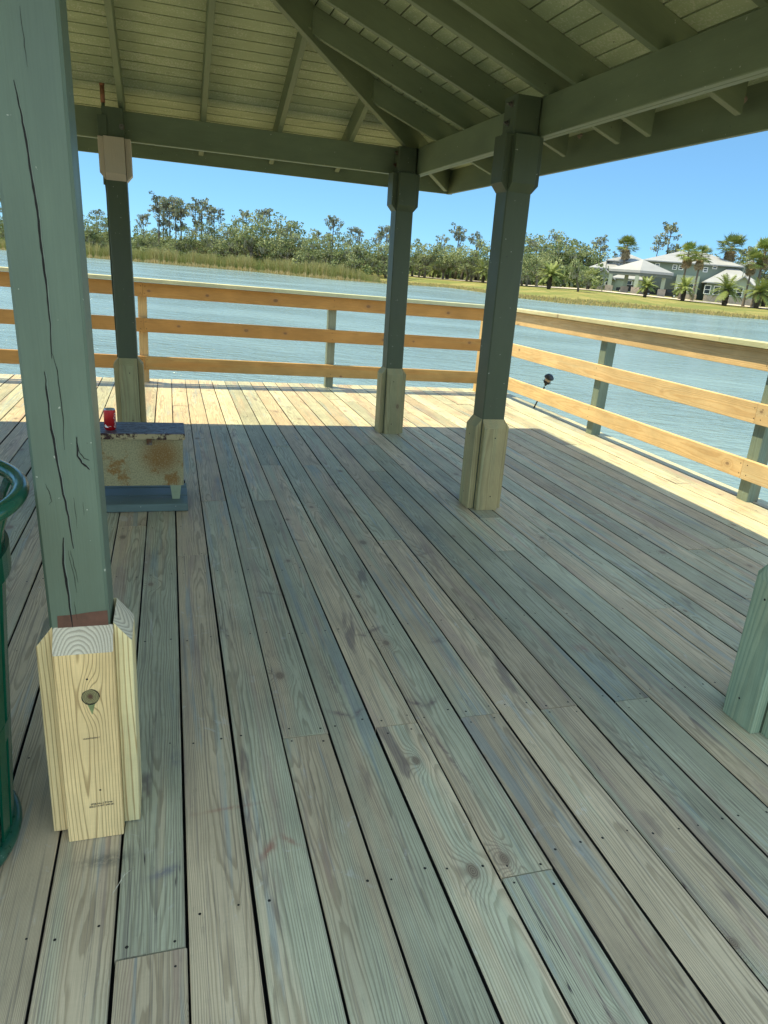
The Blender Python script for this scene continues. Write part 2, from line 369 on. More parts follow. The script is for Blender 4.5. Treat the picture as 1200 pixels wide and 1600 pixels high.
# dropped splinters of wood on the deck
for pts, lab in [([(-.153, 1.283, .003), (-.128, 1.325, .012), (-.108, 1.350, .004)], 'thin pale wood splinter lying on the deck in front of the cracked green post'),
                 ]:
    b = MB(); b.tube(pts, [.0006, .0011, .0005], 5)
    tag(b.build('splinter', M_end), lab, 'wood splinter')

# ------------------------------------------------------------------ pavilion
CX, CY = -.28, 3.735
pav = empty('pavilion', (CX, CY, 0), 'open square pavilion with green painted posts, beams and a hipped board roof', 'pavilion')
def P(mb, name, mats, parent=pav):
    o = mb.build(name, mats)
    o.parent = parent
    o.matrix_parent_inverse = Matrix.Translation(-V((CX, CY, 0)))
    return o
def sub(mb, name, mats, parent):
    o = mb.build(name, mats); o.parent = parent; return o
HB = 2.18; S = .37; ZB0, ZB1 = 2.09, 2.282
def zs(d): return 2.28 + .148 + S*(HB-d)         # sheathing underside at plan distance d from centre
def post(x, y, w, mat, skirt_mat, cap_mat, skirt_h=.565, near=False, cappable=True, lean=.019):
    mb = MB(); h = 2.275
    mb.board((x-w/2, y-w/2, 0), PX, PZ, PY, w, h, w, ch=.006, pith=(w/2+.01, w/2-.01), segs=12, warp=.0)
    if near: mb.v = [(a-.007-.019*(c-.57), b_, c) for a, b_, c in mb.v]
    else: mb.v = [(a-lean*c, b_, c) for a, b_, c in mb.v]
    po = P(mb, 'post', mat)
    t = .038
    sides = [((x-w/2, y-w/2, 0), PX, -PY), ((x+w/2, y-w/2, 0), PY, PX), ((x+w/2, y+w/2, 0), -PX, PY), ((x-w/2, y+w/2, 0), -PY, -PX)]
    for i, (o, U, W) in enumerate(sides):
        b = MB(); jw = 0 if near else R.uniform(.002, .005)
        b.board(V(o)+U*jw+V((0, 0, .002 if not (near and i) else .006)), U, PZ, W, w-2*jw, skirt_h, t, ch=.002, cut1=1.3, endmi=1,
                pith=(w/2-.012, .052) if (near and i == 0) else None, bd=(.35, .3, .5) if (near and i == 0) else None, segs=1)
        if not near: b.v = [(a-lean*c_, b_, c_) for a, b_, c_ in b.v]
        so = sub(b, 'skirt_board', [skirt_mat, M_end if near else skirt_mat], po)
        if near and i == 0: front_skirt = so
        if not near and i in (0, 3):
            for zz_ in (.09, .46):
                k_ = MB(); c_ = V(o)+U*(w/2+R.uniform(-.02, .02))+W*(t+.0004)+V((-lean*zz_, 0, zz_))
                k_.add([c_+U*(.0045*cos(q*pi/3))+PZ*(.0045*sin(q*pi/3)) for q in range(6)], [tuple(range(6))]); sub(k_, 'screw', M_screw, po)
        if cappable:
            c = MB(); c.board(V(o)+U*jw+V((0, 0, 1.812)), U, PZ, W, w-2*jw, .276, t, ch=.002, cut0=1.15)
            c.v = [(a-lean*c_, b_, c_) for a, b_, c_ in c.v]
            sub(c, 'capital_board', cap_mat, po)
    return po, (front_skirt if near else None)
near_post, nskirt = post(-.2, 1.5+.0625, .125, M_paintn, M_skirtn, M_paint, near=True)
posts = {}
for nm, x, y, w, mt, sk, cp in [('p2', -.305, 5.85, .14, M_paint, M_skirt, M_primer), ('p3', 1.855, 5.85, .145, M_paint, M_skirt, M_paint), ('p4', 1.862, 3.842, .145, M_paint, M_skirt, M_paint),
                                ('p5', 1.93, 1.565, .135, M_paint, M_skirtg, M_paint), ('p6', -2.4, 5.85, .14, M_paint, M_skirt, M_paint), ('p7', -2.42, 3.8, .14, M_paint, M_skirt, M_paint), ('p8', -2.42, 1.57, .14, M_paint, M_skirt, M_paint)]:
    posts[nm] = post(x, y, w, mt, sk, cp)[0]
# marks on the near post: the long drying cracks with painted lit edges, brown unpainted patch
def strip(pts, wid, y, z_off=.0006):
    b = MB(); vs = []; n = len(pts)
    for i, (x, z) in enumerate(pts):
        a = V((x, 0, z)); d = V((pts[min(i+1, n-1)][0]-pts[max(i-1, 0)][0], 0, pts[min(i+1, n-1)][1]-pts[max(i-1, 0)][1])).normalized()
        nn = V((-d.z, 0, d.x)); ww = wid*(.25+.75*sin(pi*min(1, (i+.4)/(n-.2))))*.5*R.uniform(.7, 1.2)
        vs += [(a.x+nn.x*ww, y-z_off, a.z+nn.z*ww), (a.x-nn.x*ww, y-z_off, a.z-nn.z*ww)]
    b.add(vs, [(2*i, 2*i+2, 2*i+3, 2*i+1) for i in range(n-1)]); return b
def dens(pts, k=4, j=.0009):
    o = []
    for (a, b) in zip(pts[:-1], pts[1:]):
        for i in range(k): o.append((a[0]+(b[0]-a[0])*i/k+R.uniform(-j, j), a[1]+(b[1]-a[1])*i/k))
    return o+[pts[-1]]
cracks = [([(-.246,1.6256),(-.2414,1.5874),(-.2367,1.5534),(-.2306,1.4724),(-.2261,1.4198),(-.2247,1.3874),(-.2224,1.3287),(-.2202,1.2751),(-.2196,1.22),(-.2212,1.1557)], .0026),
 ([(-.2205,1.17),(-.2135,1.1324),(-.211,1.0863),(-.2096,1.0423),(-.2108,.9722)], .0022),
 ([(-.2361,1.13),(-.2351,1.0968),(-.2334,1.0328),(-.2269,.9587),(-.2213,.8943),(-.2136,.8278),(-.208,.7547)], .0028),
 ([(-.2263,.7808),(-.2301,.7216),(-.2267,.6713),(-.2216,.5624)], .0034),
 ([(-.2277,1.7354),(-.2257,1.6898),(-.2233,1.6478)], .0012), ([(-.2146,.7505),(-.2094,.7128),(-.2041,.6745)], .0014), ([(-.2186,.7505),(-.2154,.7228),(-.2101,.6845),(-.208,.65)], .0012),
 ([(-.187,1.0),(-.184,.97),(-.176,.955),(-.165,.95)], .0022), ([(-.186,1.0),(-.187,.96),(-.18,.945),(-.17,.935),(-.166,.93)], .0026), ([(-.252,.90),(-.247,.885),(-.243,.862),(-.249,.855)], .0014),
 ([(-.20,.87),(-.199,.84),(-.198,.80)], .0008), ([(-.183,.86),(-.183,.83)], .0008), ([(-.215,.63),(-.213,.60),(-.211,.585)], .001)]
for pts, wd in cracks:
    dp = dens(pts)
    ck_ = sub(strip(dp, wd*(1.5 if wd > .0024 else .75), 1.5, .0009), 'crack', M_dark, near_post)
    if wd > .0024: sub(strip([(a+wd*.85, c) for a, c in dp], wd*1.0, 1.5, .0005), 'crack_lit_edge', M_litedge, ck_)
b = MB(); b.add([(-.252, 1.4994, .566), (-.1475, 1.4994, .566), (-.1482, 1.4994, .603), (-.182, 1.4994, .601), (-.217, 1.4994, .597), (-.2515, 1.4994, .596)], [(0, 1, 2, 3, 4, 5)])
sub(b, 'bare_patch', M_brown, near_post)['label'] = 'unpainted brown patch at the foot of the green paint'
# the near skirt board: knot, screw holes, grade stamps
def disc(x, z, r, y, mat, name, parent, rz=1.3, n=18):
    b = MB(); b.add([(x+r*cos(2*pi*i/n)*R.uniform(.95, 1.05), y, z+rz*r*sin(2*pi*i/n)*R.uniform(.95, 1.05)) for i in range(n)], [tuple(range(n))]); return sub(b, name, mat, parent)
YS = 1.5-.038-.0005
def knotmat():
    t = NT('knot', .6, .3); p = t.n('TexCoord', out='Object'); x, y, z = t.sep(p)
    d = t.M('SQRT', t.M('ADD', t.M('POWER', t.M('ABSOLUTE', t.M('ADD', x, .191)), 2.), t.M('POWER', t.M('MULTIPLY', t.M('ABSOLUTE', t.M('SUBTRACT', z, .408)), .8), 2.)))
    d = t.M('ADD', d, t.M('MULTIPLY', t.noise(p, 90, 3), .006))
    rr = t.M('FRACT', t.M('MULTIPLY', d, 330.))
    c = t.mix(t.step(rr, .4, .8), (.28, .26, .12), (.09, .07, .035))
    c = t.mix(t.step(d, .004, .012), (.10, .05, .03), c)
    return t.fin(c, None, None)
M_knot = knotmat()
disc(-.191, .406, .0195, YS-.0003, M_dark, 'knot_rim', nskirt, 1.05)
disc(-.1913, .4068, .0178, YS-.0008, M_knot, 'knot', nskirt, 1.05)
b = MB(); b.add([(-.2, YS, .392), (-.1895, YS, .358), (-.181, YS, .392), (-.191, YS, .396)], [(0, 1, 2, 3)]); sub(b, 'knot_tail', plain('knot_green', (.2, .25, .1), .6, var=.3, scale=90), nskirt)
disc(-.1955, .453, .0024, YS, M_dark, 'screw', nskirt, 1.); disc(-.184, .145, .0024, YS, M_dark, 'screw', nskirt, 1.)
for txt, x, z, size, rot in [('0N0337N00N17', -.195, .293, .0052, .03), ('SPIB No.2 Prime', -.183, .104, .0072, .04), ('©KD19 HT 240 #-', -.183, .0965, .0072, .04)]:
    vs, fs = text_mesh(txt, size); b = MB()
    b.add([(x+a*cos(rot)-c*sin(rot), YS-.0001, z+a*sin(rot)+c*cos(rot)) for a, c, _ in vs], fs); sub(b, 'grade_stamp', M_ink, nskirt)
# bolts on the posts' inner faces
def bolt(x, y, z, parent, d=V((-1, 0, 0))):
    b = MB(); b.tube([V((x, y, z)), V((x, y, z))+d*.004], .018, 12, smooth=False); b.tube([V((x, y, z))+d*.004, V((x, y, z))+d*.015], .011, 6, smooth=False); b.tube([V((x, y, z))+d*.015, V((x, y, z))+d*.026], .006, 8)
    sub(b, 'bolt', M_steel, parent)
for nm, x, y in [('p4', 1.7895, 3.842), ('p3', 1.7825, 5.85)]:
    bolt(x-.0425, y-.02, 2.235, posts[nm]); bolt(x-.041, y+.005, 2.15, posts[nm])
bolt(-.29, 5.78, 2.16, posts['p2'], V((0, -1, 0)))
# beams: doubled boards bolted outside the posts
def rotP(mb, name, mats, q):
    o = mb.build(name, mats); o.parent = pav
    o.matrix_parent_inverse = Matrix.Identity(4); o.rotation_euler = (0, 0, q*pi/2); return o
# geometry made in the +Y side frame relative to the centre, then turned in quarter turns
for q in range(4):
    for k, (o_, zo) in enumerate(((0, 0), (.043, .003))):
        ex = .078 if q % 2 == 0 else -.002
        b = MB(); b.board((-HB-ex, HB+o_, ZB0+zo), PZ, PX, PY, ZB1-ZB0, 2*(HB+ex), .038, ch=.004)
        rotP(b, 'beam', M_beam, q)
    b = MB(); b.board((-2.74, 2.70, 2.045), PZ, PX, PY, .19, 2*2.74-(.04 if q % 2 else 0), .026, ch=.002)
    rotP(b, 'fascia', M_beam, q)
def rafter(q, x, d0, d1, depth=.14, th=.038):
    # from plan distance d1 (eave) up to d0 at lateral x
    cs = 1/sqrt(1+S*S); Vv = V((0, -cs, S*cs)); W = V((0, S*cs, cs))
    L = (d1-d0)/cs
    org = V((x-th/2, d1, zs(d1))) - W*depth
    b = MB(); b.board(org, PX, Vv, W, th, L, depth-.001, ch=.002, cut0=S, cut1=-S if False else 0)
    rotP(b, 'rafter', M_beam, q)
offs = {0: [-1.69, -1.13, -.57, -.012, .55, 1.108, 1.661, -2.2, 2.2],
        3: [-1.67, -1.13, -.57, -.005, .27, .89, 1.46, 1.98, 2.3],   # right side: x' = -(y-CY)
        1: [-1.69, -1.13, -.57, 0, .55, 1.11, 1.66, -2.2, 2.2], 2: [-1.69, -1.13, -.57, 0, .55, 1.11, 1.66, -2.2, 2.2]}
for q in range(4):
    for x in offs[q]: rafter(q, x, max(abs(x)+.02, .04), 2.69)
for q in range(4):      # hip rafters along the diagonals
    s2 = S/sqrt(2); cs = 1/sqrt(1+s2*s2); D = V((1, 1, 0)).normalized()
    Vv = V((-D.x*cs, -D.y*cs, s2*cs)); W = V((D.x*s2*cs, D.y*s2*cs, cs)); U = V((D.y, -D.x, 0))
    d1 = 2.69; org = V((d1, d1, zs(d1))) - W*.185 - U*.019
    b = MB(); b.board(org, U, Vv, W, .038, d1*sqrt(2)/cs-.03, .184, ch=.002); rotP(b, 'hip_rafter', M_beam, q)
for q in range(4):      # tongue and groove ceiling boards, then the roofing above them
    b = MB(); cs = 1/sqrt(1+S*S); wv = .0985*cs; d = 2.72
    while d > .05:
        dn_ = max(d-wv, .01); g = .0085
        da, db = d-g*cs*.5, dn_+g*cs*.5
        bd = (R.random(), R.random(), R.random()); o = R.uniform(0, 30)
        def pt(x, dd, up): return V((x, dd, zs(dd))) + V((0, S*cs, cs))*up
        vs = [pt(-da, da, 0), pt(da, da, 0), pt(db, db, 0), pt(-db, db, 0), pt(-da, da, .012), pt(da, da, .012), pt(db, db, .012), pt(-db, db, .012)]
        wp = [(v.y, v.x+o, v.z) for v in vs]
        b.add(vs, [(0, 1, 2, 3), (4, 7, 6, 5), (0, 4, 5, 1), (2, 6, 7, 3)], 0, wp, bd)
        d -= wv
    vs = [pt(-2.745, 2.745, .014), pt(2.745, 2.745, .014), pt(.0, .0, .014)]; b.add(vs, [(0, 1, 2)], 1)
    rotP(b, 'ceiling', [M_ceil, M_darklayer], q)
    b = MB(); e = 2.79
    vs = [pt(-e, e, .02), pt(e, e, .02), pt(.0, .0, .02), pt(-e, e, .05), pt(e, e, .05), pt(0, 0, .05)]
    b.add(vs, [(0, 2, 1)[::-1], (3, 4, 5)[::-1], (0, 1, 4, 3)])
    rotP(b, 'roof_covering', M_shing, q)
# conduit and junction box on the back-middle post
b = MB(); b.tube([(-.415, 5.80, 1.78), (-.418, 5.80, 2.06), (-.424, 5.80, 2.10)], .014, 8); b.tube([(-.40, 5.80, 2.22), (-.405, 5.79, 2.26), (-.405, 5.79, 2.30)], .012, 8)
b.tube([(-.415, 5.80, 1.80), (-.410, 5.80, 1.72), (-.404, 5.80, 1.2), (-.388, 5.80, .57)], .006, 6)
co_ = sub(b, 'conduit', M_paint, posts['p2'])
b = MB(); b.tube([(-.405, 5.79, 2.295), (-.407, 5.79, 2.40)], .015, 8); b.tube([(-.407, 5.79, 2.40), (-.407, 5.79, 2.412)], .017, 8); sub(b, 'fitting', plain('rusty_copper', (.28, .12, .06), .6, .3, var=.3, scale=60), posts['p2'])
b = MB(); b.board((-.445, 5.77, 2.09), PX, PZ, PY, .06, .13, .05, ch=.004); sub(b, 'junction_box', M_paint, posts['p2'])
# mud wasp nests under the eave
for (x, y, z, r, lab) in [(2.36, 2.86, 2.155, .03, 'larger brown mud wasp nest in the eave corner near the right edge of the photo'), (2.33, 4.1, 2.19, .016, 'small brown mud wasp nest on the ceiling boards under the right eave')]:
    b = MB()
    for i in range(7):
        c = V((x+R.uniform(-r, r)*.7, y+R.uniform(-r, r)*.8, z+R.uniform(-r, r)*.5))
        rr = r*R.uniform(.35, .6); prof = [(rr*sin(pi*k/6)+1e-4, -rr*cos(pi*k/6)) for k in range(7)]; b.lathe(prof, 9, c=c)
    tag(b.build('wasp_nest', plain('dried_mud', (.25, .19, .14), .95, var=.3, scale=60, bump=.004)), lab, 'wasp nest')

# ------------------------------------------------------------------ railings
def railing(label):
    return empty('railing', (0, 0, 0), label, 'railing')
rb = railing('back timber railing of golden boards along the far edge of the deck')
XL, XC, YB, XRt = -4.9, 3.80, 8.02, 3.87
sb = -.0085
def zb(x, z): return z + sb*(x-XC)
def railboard(parent, name, mat, a, bpt, z0, hgt, slope, axis, th=.038, inward=None, cap=False):
    b = MB()
    if axis == 'x':
        Vv = V((1, 0, slope)).normalized(); U = V((-slope, 0, 1)).normalized()
        if cap: b.board((a, YB-.04, zb(a, z0)), PY, Vv, U, .14, bpt-a, th)
        else: b.board((a, YB, zb(a, z0)), U, Vv, PY, hgt, bpt-a, th)
    else:
        Vv = V((0, 1, slope)).normalized(); U = V((0, -slope, 1)).normalized()
        z = z0 + slope*(a-8.0)
        if cap: b.board((XRt-.045, a, z), PX, Vv, U, .14, bpt-a, th)
        else: b.board((XRt, a, z), U, Vv, PX, hgt, bpt-a, th)
    if not cap:
        for c_ in ([-4.35, -2.31, -.29, -.24, 1.78, 3.70] if axis == 'x' else [5.85, 3.86, 3.80, 1.77, -.25]):
            if a < c_ < bpt:
                for f_ in (.25, .75):
                    rr = .0045; cc = c_+R.uniform(-.008, .008)
                    if axis == 'x': q = [(cc+rr*cos(k*pi/3), YB-.0004, zb(cc, z0)+hgt*f_+rr*sin(k*pi/3)) for k in range(6)]
                    else: q = [(XRt-.0004, cc+rr*cos(k*pi/3), z0+slope*(cc-8)+hgt*f_+rr*sin(k*pi/3)) for k in range(6)]
                    b.add(q, [tuple(range(6))], 1)
    return sub(b, name, [mat, M_screw], parent)
LV = [(.865, .142), (.505, .142), (.108, .142)]
for i, (z0, hg) in enumerate(LV):
    js = [XL, -2.6, -.262, XRt-.002]
    for a, c in zip(js[:-1], js[1:]): railboard(rb, 'rail', M_rail_shade, a+.001, c-.001, z0, hg, sb, 'x')
for a, c in ((XL, -1.9), (-1.9, 1.1), (1.1, XRt-.046)): railboard(rb, 'cap_rail', M_cap, a+.001, c-.001, 1.012, 0, sb, 'x', cap=True)
for x, mt, lb in [(-4.4, M_rpost, None), (-2.35, M_rpost, None), (-.318, M_rposty, 'new yellow post'), (1.735, M_rpost, None), (3.66, M_rposty, 'new yellow corner post')]:
    b = MB(); b.board((x, YB+.0395, -.6), PX, PZ, PY, .09, 1.60+zb(x, 0), .09, pith=(.03, .05)); o = sub(b, 'post', mt, rb)
    if lb: o['label'] = lb
rr_ = railing('right timber railing of three golden boards and a pale cap beside the water')
sr = -.0115
for i, (z0, hg) in enumerate(LV):
    js = [-4, -.2, 3.845, 8.0]
    for a, c in zip(js[:-1], js[1:]): railboard(rr_, 'rail', M_rail_lit, a+.001, c-.001+(0 if c != 8 else .04), z0, hg, sr, 'y')
for a, c in ((-4, .9), (.9, 4.3), (4.3, 7.05), (7.05, 8.12)): railboard(rr_, 'cap_rail', M_cap, a+.001, c-.001, 1.012, 0, sr, 'y', cap=True)
for y in (5.80, 3.77, 1.72, -.3, -2.3):
    b = MB(); b.board((XRt+.0395, y, -.6), PX, PZ, PY, .10, 1.60+sr*(y-8), .10, pith=(.03, .05)); sub(b, 'post', M_rpost, rr_)

# ------------------------------------------------------------------ chest on its plinth, and the can
def chestmat():
    t = NT('chest_front', .6, .35); p = t.n('TexCoord', out='Object'); x, y, z = t.sep(p)
    n = t.noise(p, 9, 5, .65); n2 = t.noise(p, 130, 3, .7); n3 = t.noise(p, 5, 3, .6)
    c = t.mix(t.step(n2, .38, .65), (.37, .345, .19), (.24, .23, .125))
    hx = t.M('SUBTRACT', 1., t.step(t.M('SQRT', t.M('ADD', t.M('POWER', t.M('ABSOLUTE', t.M('SUBTRACT', x, -.06)), 2.), t.M('POWER', t.M('ABSOLUTE', t.M('SUBTRACT', z, .30)), 2.))), .03, .15))
    rust = t.M('MAXIMUM', t.M('MULTIPLY', hx, 1.), t.step(n, .5, .62))
    rust = t.M('MULTIPLY', rust, t.step(n2, .2, .55))
    c = t.mix(t.M('MULTIPLY', rust, .95), c, t.mix(n3, (.30, .16, .035), (.17, .085, .02)))
    return t.fin(c, None, t.bump(n2, .4, .001))
def lidmat(edge=False):
    t = NT('chest_lid', .5, .4); p = t.n('TexCoord', out='Object')
    n = t.noise(t.scale(p, (1, 2.2, 1)), 16, 6, .7); n2 = t.noise(p, 60, 4, .7)
    a, b_ = ((.04, .015, .013), (.40, .34, .19)) if edge else ((.06, .045, .055), (.13, .135, .17))
    c = t.mix(t.step(n, .44, .52), a, b_)
    c = t.mix(t.step(n2, .60, .68), c, (.02, .012, .012))
    if not edge: c = t.mix(t.step(t.noise(p, 34, 4, .7), .63, .68), c, (.34, .37, .4))
    return t.fin(c, t.rng(n2, .3, .7, .3, .6), t.bump(n2, .6, .0015))
chest = empty('ice_chest', (-.28, 4.02, .048), 'old rusty chest with a dark worn lid on a blue plinth behind the cracked post', 'chest')
def subc(mb, name, mats, par=chest):
    o = mb.build(name, mats); o.parent = par
    if par == chest: o.matrix_parent_inverse = Matrix.Translation(-V((-.28, 4.02, .048)))
    return o
b = MB(); b.board((-.62, 3.915, .128), PX, PZ, PY, .675, .268, .24, ch=.004); body = subc(b, 'body', chestmat())
b = MB(); b.board((-.63, 3.893, .4272), PX, PY, PZ, .695, .275, .003, ch=.001)
subc(b, 'lid', lidmat())
b = MB(); b.board((-.63, 3.892, .397), PX, PY, PZ, .697, .277, .030, ch=.003); subc(b, 'lid_edge', lidmat(True))
b = MB(); b.board((-.135, 3.884, .368), PX, PZ, PY, .028, .034, .03, ch=.002); subc(b, 'hasp', M_steel)
b = MB(); b.box((.056, 3.93, .135), (.064, 3.95, .15)); subc(b, 'drain_tap', M_black)
for lx in (-.575, .012):
    for ly in (3.92, 4.11):
        b = MB(); a, c = .03, .02
        vs = [(lx-c, ly-.0, .0), (lx+c, ly, .0), (lx+c, ly+.03, .0), (lx-c, ly+.03, .0), (lx-a, ly, .085), (lx+a, ly, .085), (lx+a, ly+.03, .085), (lx-a, ly+.03, .085)]
        b.add([(x, y, z+.046) for x, y, z in vs], [(0,3,2,1),(4,5,6,7),(0,1,5,4),(1,2,6,5),(2,3,7,6),(3,0,4,7)])
        subc(b, 'leg', paint('leg_paint', (.30, .37, .24), .5, .15))
pl = MB()
pl.board((-.66, 3.83, .002), PZ, PX, PY, .044, .735, .15, ch=.004); pl.board((-.66, 3.984, .002), PZ, PX, PY, .044, .735, .15, ch=.004); pl.board((-.66, 4.138, .002), PZ, PX, PY, .044, .735, .08, ch=.004)
tag(pl.build('plinth', paint('blue_plinth_paint', (.11, .165, .155), .45, .25)), 'low blue-green painted timber plinth under the rusty chest', 'plinth')

def can():
    c = V((-.322, 3.975, .4305)); e = empty('soda_can', c, 'red soda can with white lettering standing on the chest lid', 'can'); r = .031
    t = NT('can_red', .28, .5); t.b.inputs['Metallic'].default_value = .35
    t.fin((.42, .008, .012))
    al = plain('aluminium', (.62, .62, .62), .3, .9)
    b = MB(); b.lathe([(.024, .0), (.027, .004), (r, .011), (r, .103), (.0285, .111)], 28); o = b.build('body', t.m, e)
    b = MB(); b.lathe([(.0285, .111), (.0265, .1155), (.0255, .116), (.0245, .1135), (.0001, .113)], 28); o = b.build('rim', al, e)
    b = MB(); b.lathe([(.0001, .002), (.021, .002), (.024, 0), (.0243, .0005)], 28); b.build('base', al, e)
    wm = plain('can_white', (.85, .84, .82), .4)
    def wrap(vs, fs, ang, z0, name):
        b = MB(); b.add([((r+.0003)*cos(ang-y/r), (r+.0003)*sin(ang-y/r), z0+x) for x, y, _ in vs], fs); b.build(name, wm, e)
    vs, fs = text_mesh('Coca-Cola', .022)
    for ang in (radians(-20), radians(160)): wrap([(x*.85, y*1.0, z) for x, y, z in vs], fs, ang, .056, 'lettering')
    vs, fs = text_mesh('ORIGINAL TASTE', .006)
    b = MB(); b.add([((r+.0003)*cos(radians(-120)+x/r), (r+.0003)*sin(radians(-120)+x/r), .022+y) for x, y, _ in vs], fs); b.build('lettering', wm, e)
    b = MB(); seg = 12; vv = []
    for i in range(seg+1):
        a = radians(-142)+i/seg*radians(40); vv += [((r+.0002)*cos(a), (r+.0002)*sin(a), .017), ((r+.0002)*cos(a), (r+.0002)*sin(a), .034-.02*abs(i/seg-.2))]
    b.add(vv, [(2*i, 2*i+2, 2*i+3, 2*i+1) for i in range(seg)]); b.build('white_panel', wm, e)
can()

# ------------------------------------------------------------------ litter bin
def bin_():
    c = (-.640, 1.50); e = empty('litter_bin', (c[0], c[1], 0), 'dark green slatted metal litter bin with a rolled rim at the left edge', 'litter bin')
    gm = plain('bin_green_enamel', (.006, .085, .045), .18, 0, .7, var=.12, scale=30, bump=.0004)
    rz, RR = .875, .335
    b = MB(); b.torus((0, 0, rz), RR, .017, 64, 14); b.build('rim', gm, e)
    b = MB(); b.torus((0, 0, .03), RR-.085, .018, 56, 10); b.build('base_ring', plain('bin_worn_base', (.008, .075, .05), .3, 0, .6, var=.3, scale=50, col2=(.35, .42, .38), thr=(.66, .7)), e)
    b = MB(); b.lathe([(RR-.04, .70), (RR-.032, .70), (RR-.032, .755), (RR-.04, .755), (RR-.04, .70)], 56, smooth=False); b.build('band', gm, e)
    b = MB(); b.lathe([(RR-.078, .30), (RR-.068, .30), (RR-.066, .345), (RR-.076, .345), (RR-.078, .30)], 56, smooth=False); b.build('band', gm, e)
    n = 30
    for k in range(n):
        a = 2*pi*k/n+.05; w = .036; b = MB()
        prof = [(RR-.085, .03), (RR-.058, .5), (RR-.04, .78), (RR-.022, .84), (RR-.004, .875)]
        vs = []
        for (r, z) in prof:
            for s_, o_ in ((-1, 0), (1, 0), (1, -.006), (-1, -.006)):
                rr = r+o_; vs.append((rr*cos(a)-s_*w/2*sin(a), rr*sin(a)+s_*w/2*cos(a), z))
        fs = []
        for i in range(len(prof)-1):
            for j in range(4): q = (j+1) % 4; fs.append((i*4+j, i*4+q, (i+1)*4+q, (i+1)*4+j))
        b.add(vs, fs); b.build('slat', gm, e)
    b = MB(); b.lathe([(.001, .06), (RR-.115, .06), (RR-.08, .80), (RR-.085, .80), (RR-.12, .08)], 40); b.build('liner', M_black, e)
    lid = plain('lid_plastic', (.07, .15, .19), .35, var=.15, scale=20, bump=.001)
    b = MB(); b.lathe([(RR-.052, .845), (RR-.05, .868), (RR-.075, .885), (.16, .915), (.06, .93), (.001, .932)], 48); b.build('lid', lid, e)
    for k in range(5):
        a = radians(-8)+k*2*pi/5; b = MB()
        b.tube([((RR-.06)*cos(a), (RR-.06)*sin(a), .86), ((RR-.02)*cos(a), (RR-.02)*sin(a), .875)], .008, 8); b.build('lid_bracket', M_steel, e)
bin_()

# ------------------------------------------------------------------ small solar spike light leaning outside the rail
def spike():
    base = V((3.955, 7.13, -.10)); head = V((4.0, 6.93, .345)); e = empty('garden_spotlight', base, 'small black spike spotlight leaning against the outside of the right railing', 'garden light')
    d = (head-base).normalized(); a = d.cross(V((0, 1, 0))).normalized(); c = d.cross(a)
    h = head-base
    b = MB(); b.tube([V((0, 0, 0)), h*.82], .0085, 8); b.build('stake', M_black, e)
    fr = Matrix((a, c, d)).transposed()
    def put(mb, n, m_):
        mb.v = [tuple(h+fr@V(v)) for v in mb.v]; mb.wp = mb.v; return mb.build(n, m_, e)
    b = MB(); b.lathe([(.001, -.07), (.012, -.07), (.016, -.05), (.036, -.035), (.04, -.01), (.03, -.006)], 14); put(b, 'socket', M_black)
    b = MB(); b.lathe([(.034, -.008), (.036, .0), (.036, .022), (.03, .028)], 14); put(b, 'lens', plain('lamp_lens', (.45, .32, .2), .3, var=.3, scale=60))
    b = MB(); b.lathe([(.03, .026), (.056, .03), (.052, .045), (.03, .066), (.001, .072)], 14); put(b, 'cap', M_black)
    b = MB()
    for k in range(9):
        q = 2*pi*k/9; x, y = cos(q), sin(q)
        b.add([(.034*x-.008*y, .034*y+.008*x, -.03), (.034*x+.008*y, .034*y-.008*x, -.03), (.068*x, .068*y, R.uniform(-.02, .02))], [(0, 1, 2), (2, 1, 0)])
    put(b, 'fins', M_black)
spike()

# ------------------------------------------------------------------ lake, ground, path
WZ = -1.2
def az_of(p): return math.degrees(atan2(p.x, p.y))
shore = []
for q in [(0, 390), (140, 403), (250, 412), (400, 425), (500, 435), (600, 443), (700, 449.5), (761, 458), (811, 466), (880, 474), (1020, 484), (1200, 500)]:
    g = on_z(q[0], q[1], WZ); shore.append((az_of(g), hypot(g.x, g.y)))
shore = [(-180, 110), (-120, 95), (-60, 150), (-30, 170)] + shore + [(60, 118), (90, 100), (130, 90), (180, 110)]
def interp(tab, x):
    for (a, va), (b, vb) in zip(tab[:-1], tab[1:]):
        if a <= x <= b: return va+(vb-va)*(x-a)/(b-a)
    return tab[0][1] if x < tab[0][0] else tab[-1][1]
ztop = [(-180, 0), (20, -.05), (25, .0), (28, .12), (32, .32), (36, .05), (40, -.25), (44, -.42), (60, -.3), (180, 0)]
def gz(az, r):
    rs = interp(shore, az); d = r-rs
    if d < 0: return max(WZ-2.2, WZ+d*.12)
    zt = interp(ztop, az)
    f = min(1, d/26); f = f*f*(3-2*f) if d < 26 else 1
    q = min(1, d/2.5)*.25
    return WZ + (zt-WZ)*(q+(1-q)*f) + (.010*(min(d, 110)-30) if d > 30 else 0)
def ground_at(az, r): return V((r*sin(radians(az)), r*cos(radians(az)), gz(az, r)))
def hit(px, py):
    r = ray(px, py); h = hypot(r.x, r.y); az = az_of(r); d = 60.
    while d < 600:
        z = EYE.z+r.z/h*d
        if z <= gz(az, d): return ground_at(az, d)
        d += .5
    return ground_at(az, 220)
def at_range(px, py, rng):
    r = ray(px, py); return EYE + r*(rng/hypot(r.x, r.y))
azs = sorted(set([-180+i*6 for i in range(61)] + [-30+i*.5 for i in range(181)] + [round(a, 3) for a, _ in shore]))
vs = []; fs = []; na = len(azs)
rel = [-80, -25, -8, -2, 0, .6, 1.2, 2.5, 4, 6, 9, 12, 16, 20, 26, 35, 50, 70, 100, 150, 250, 500, 1500]
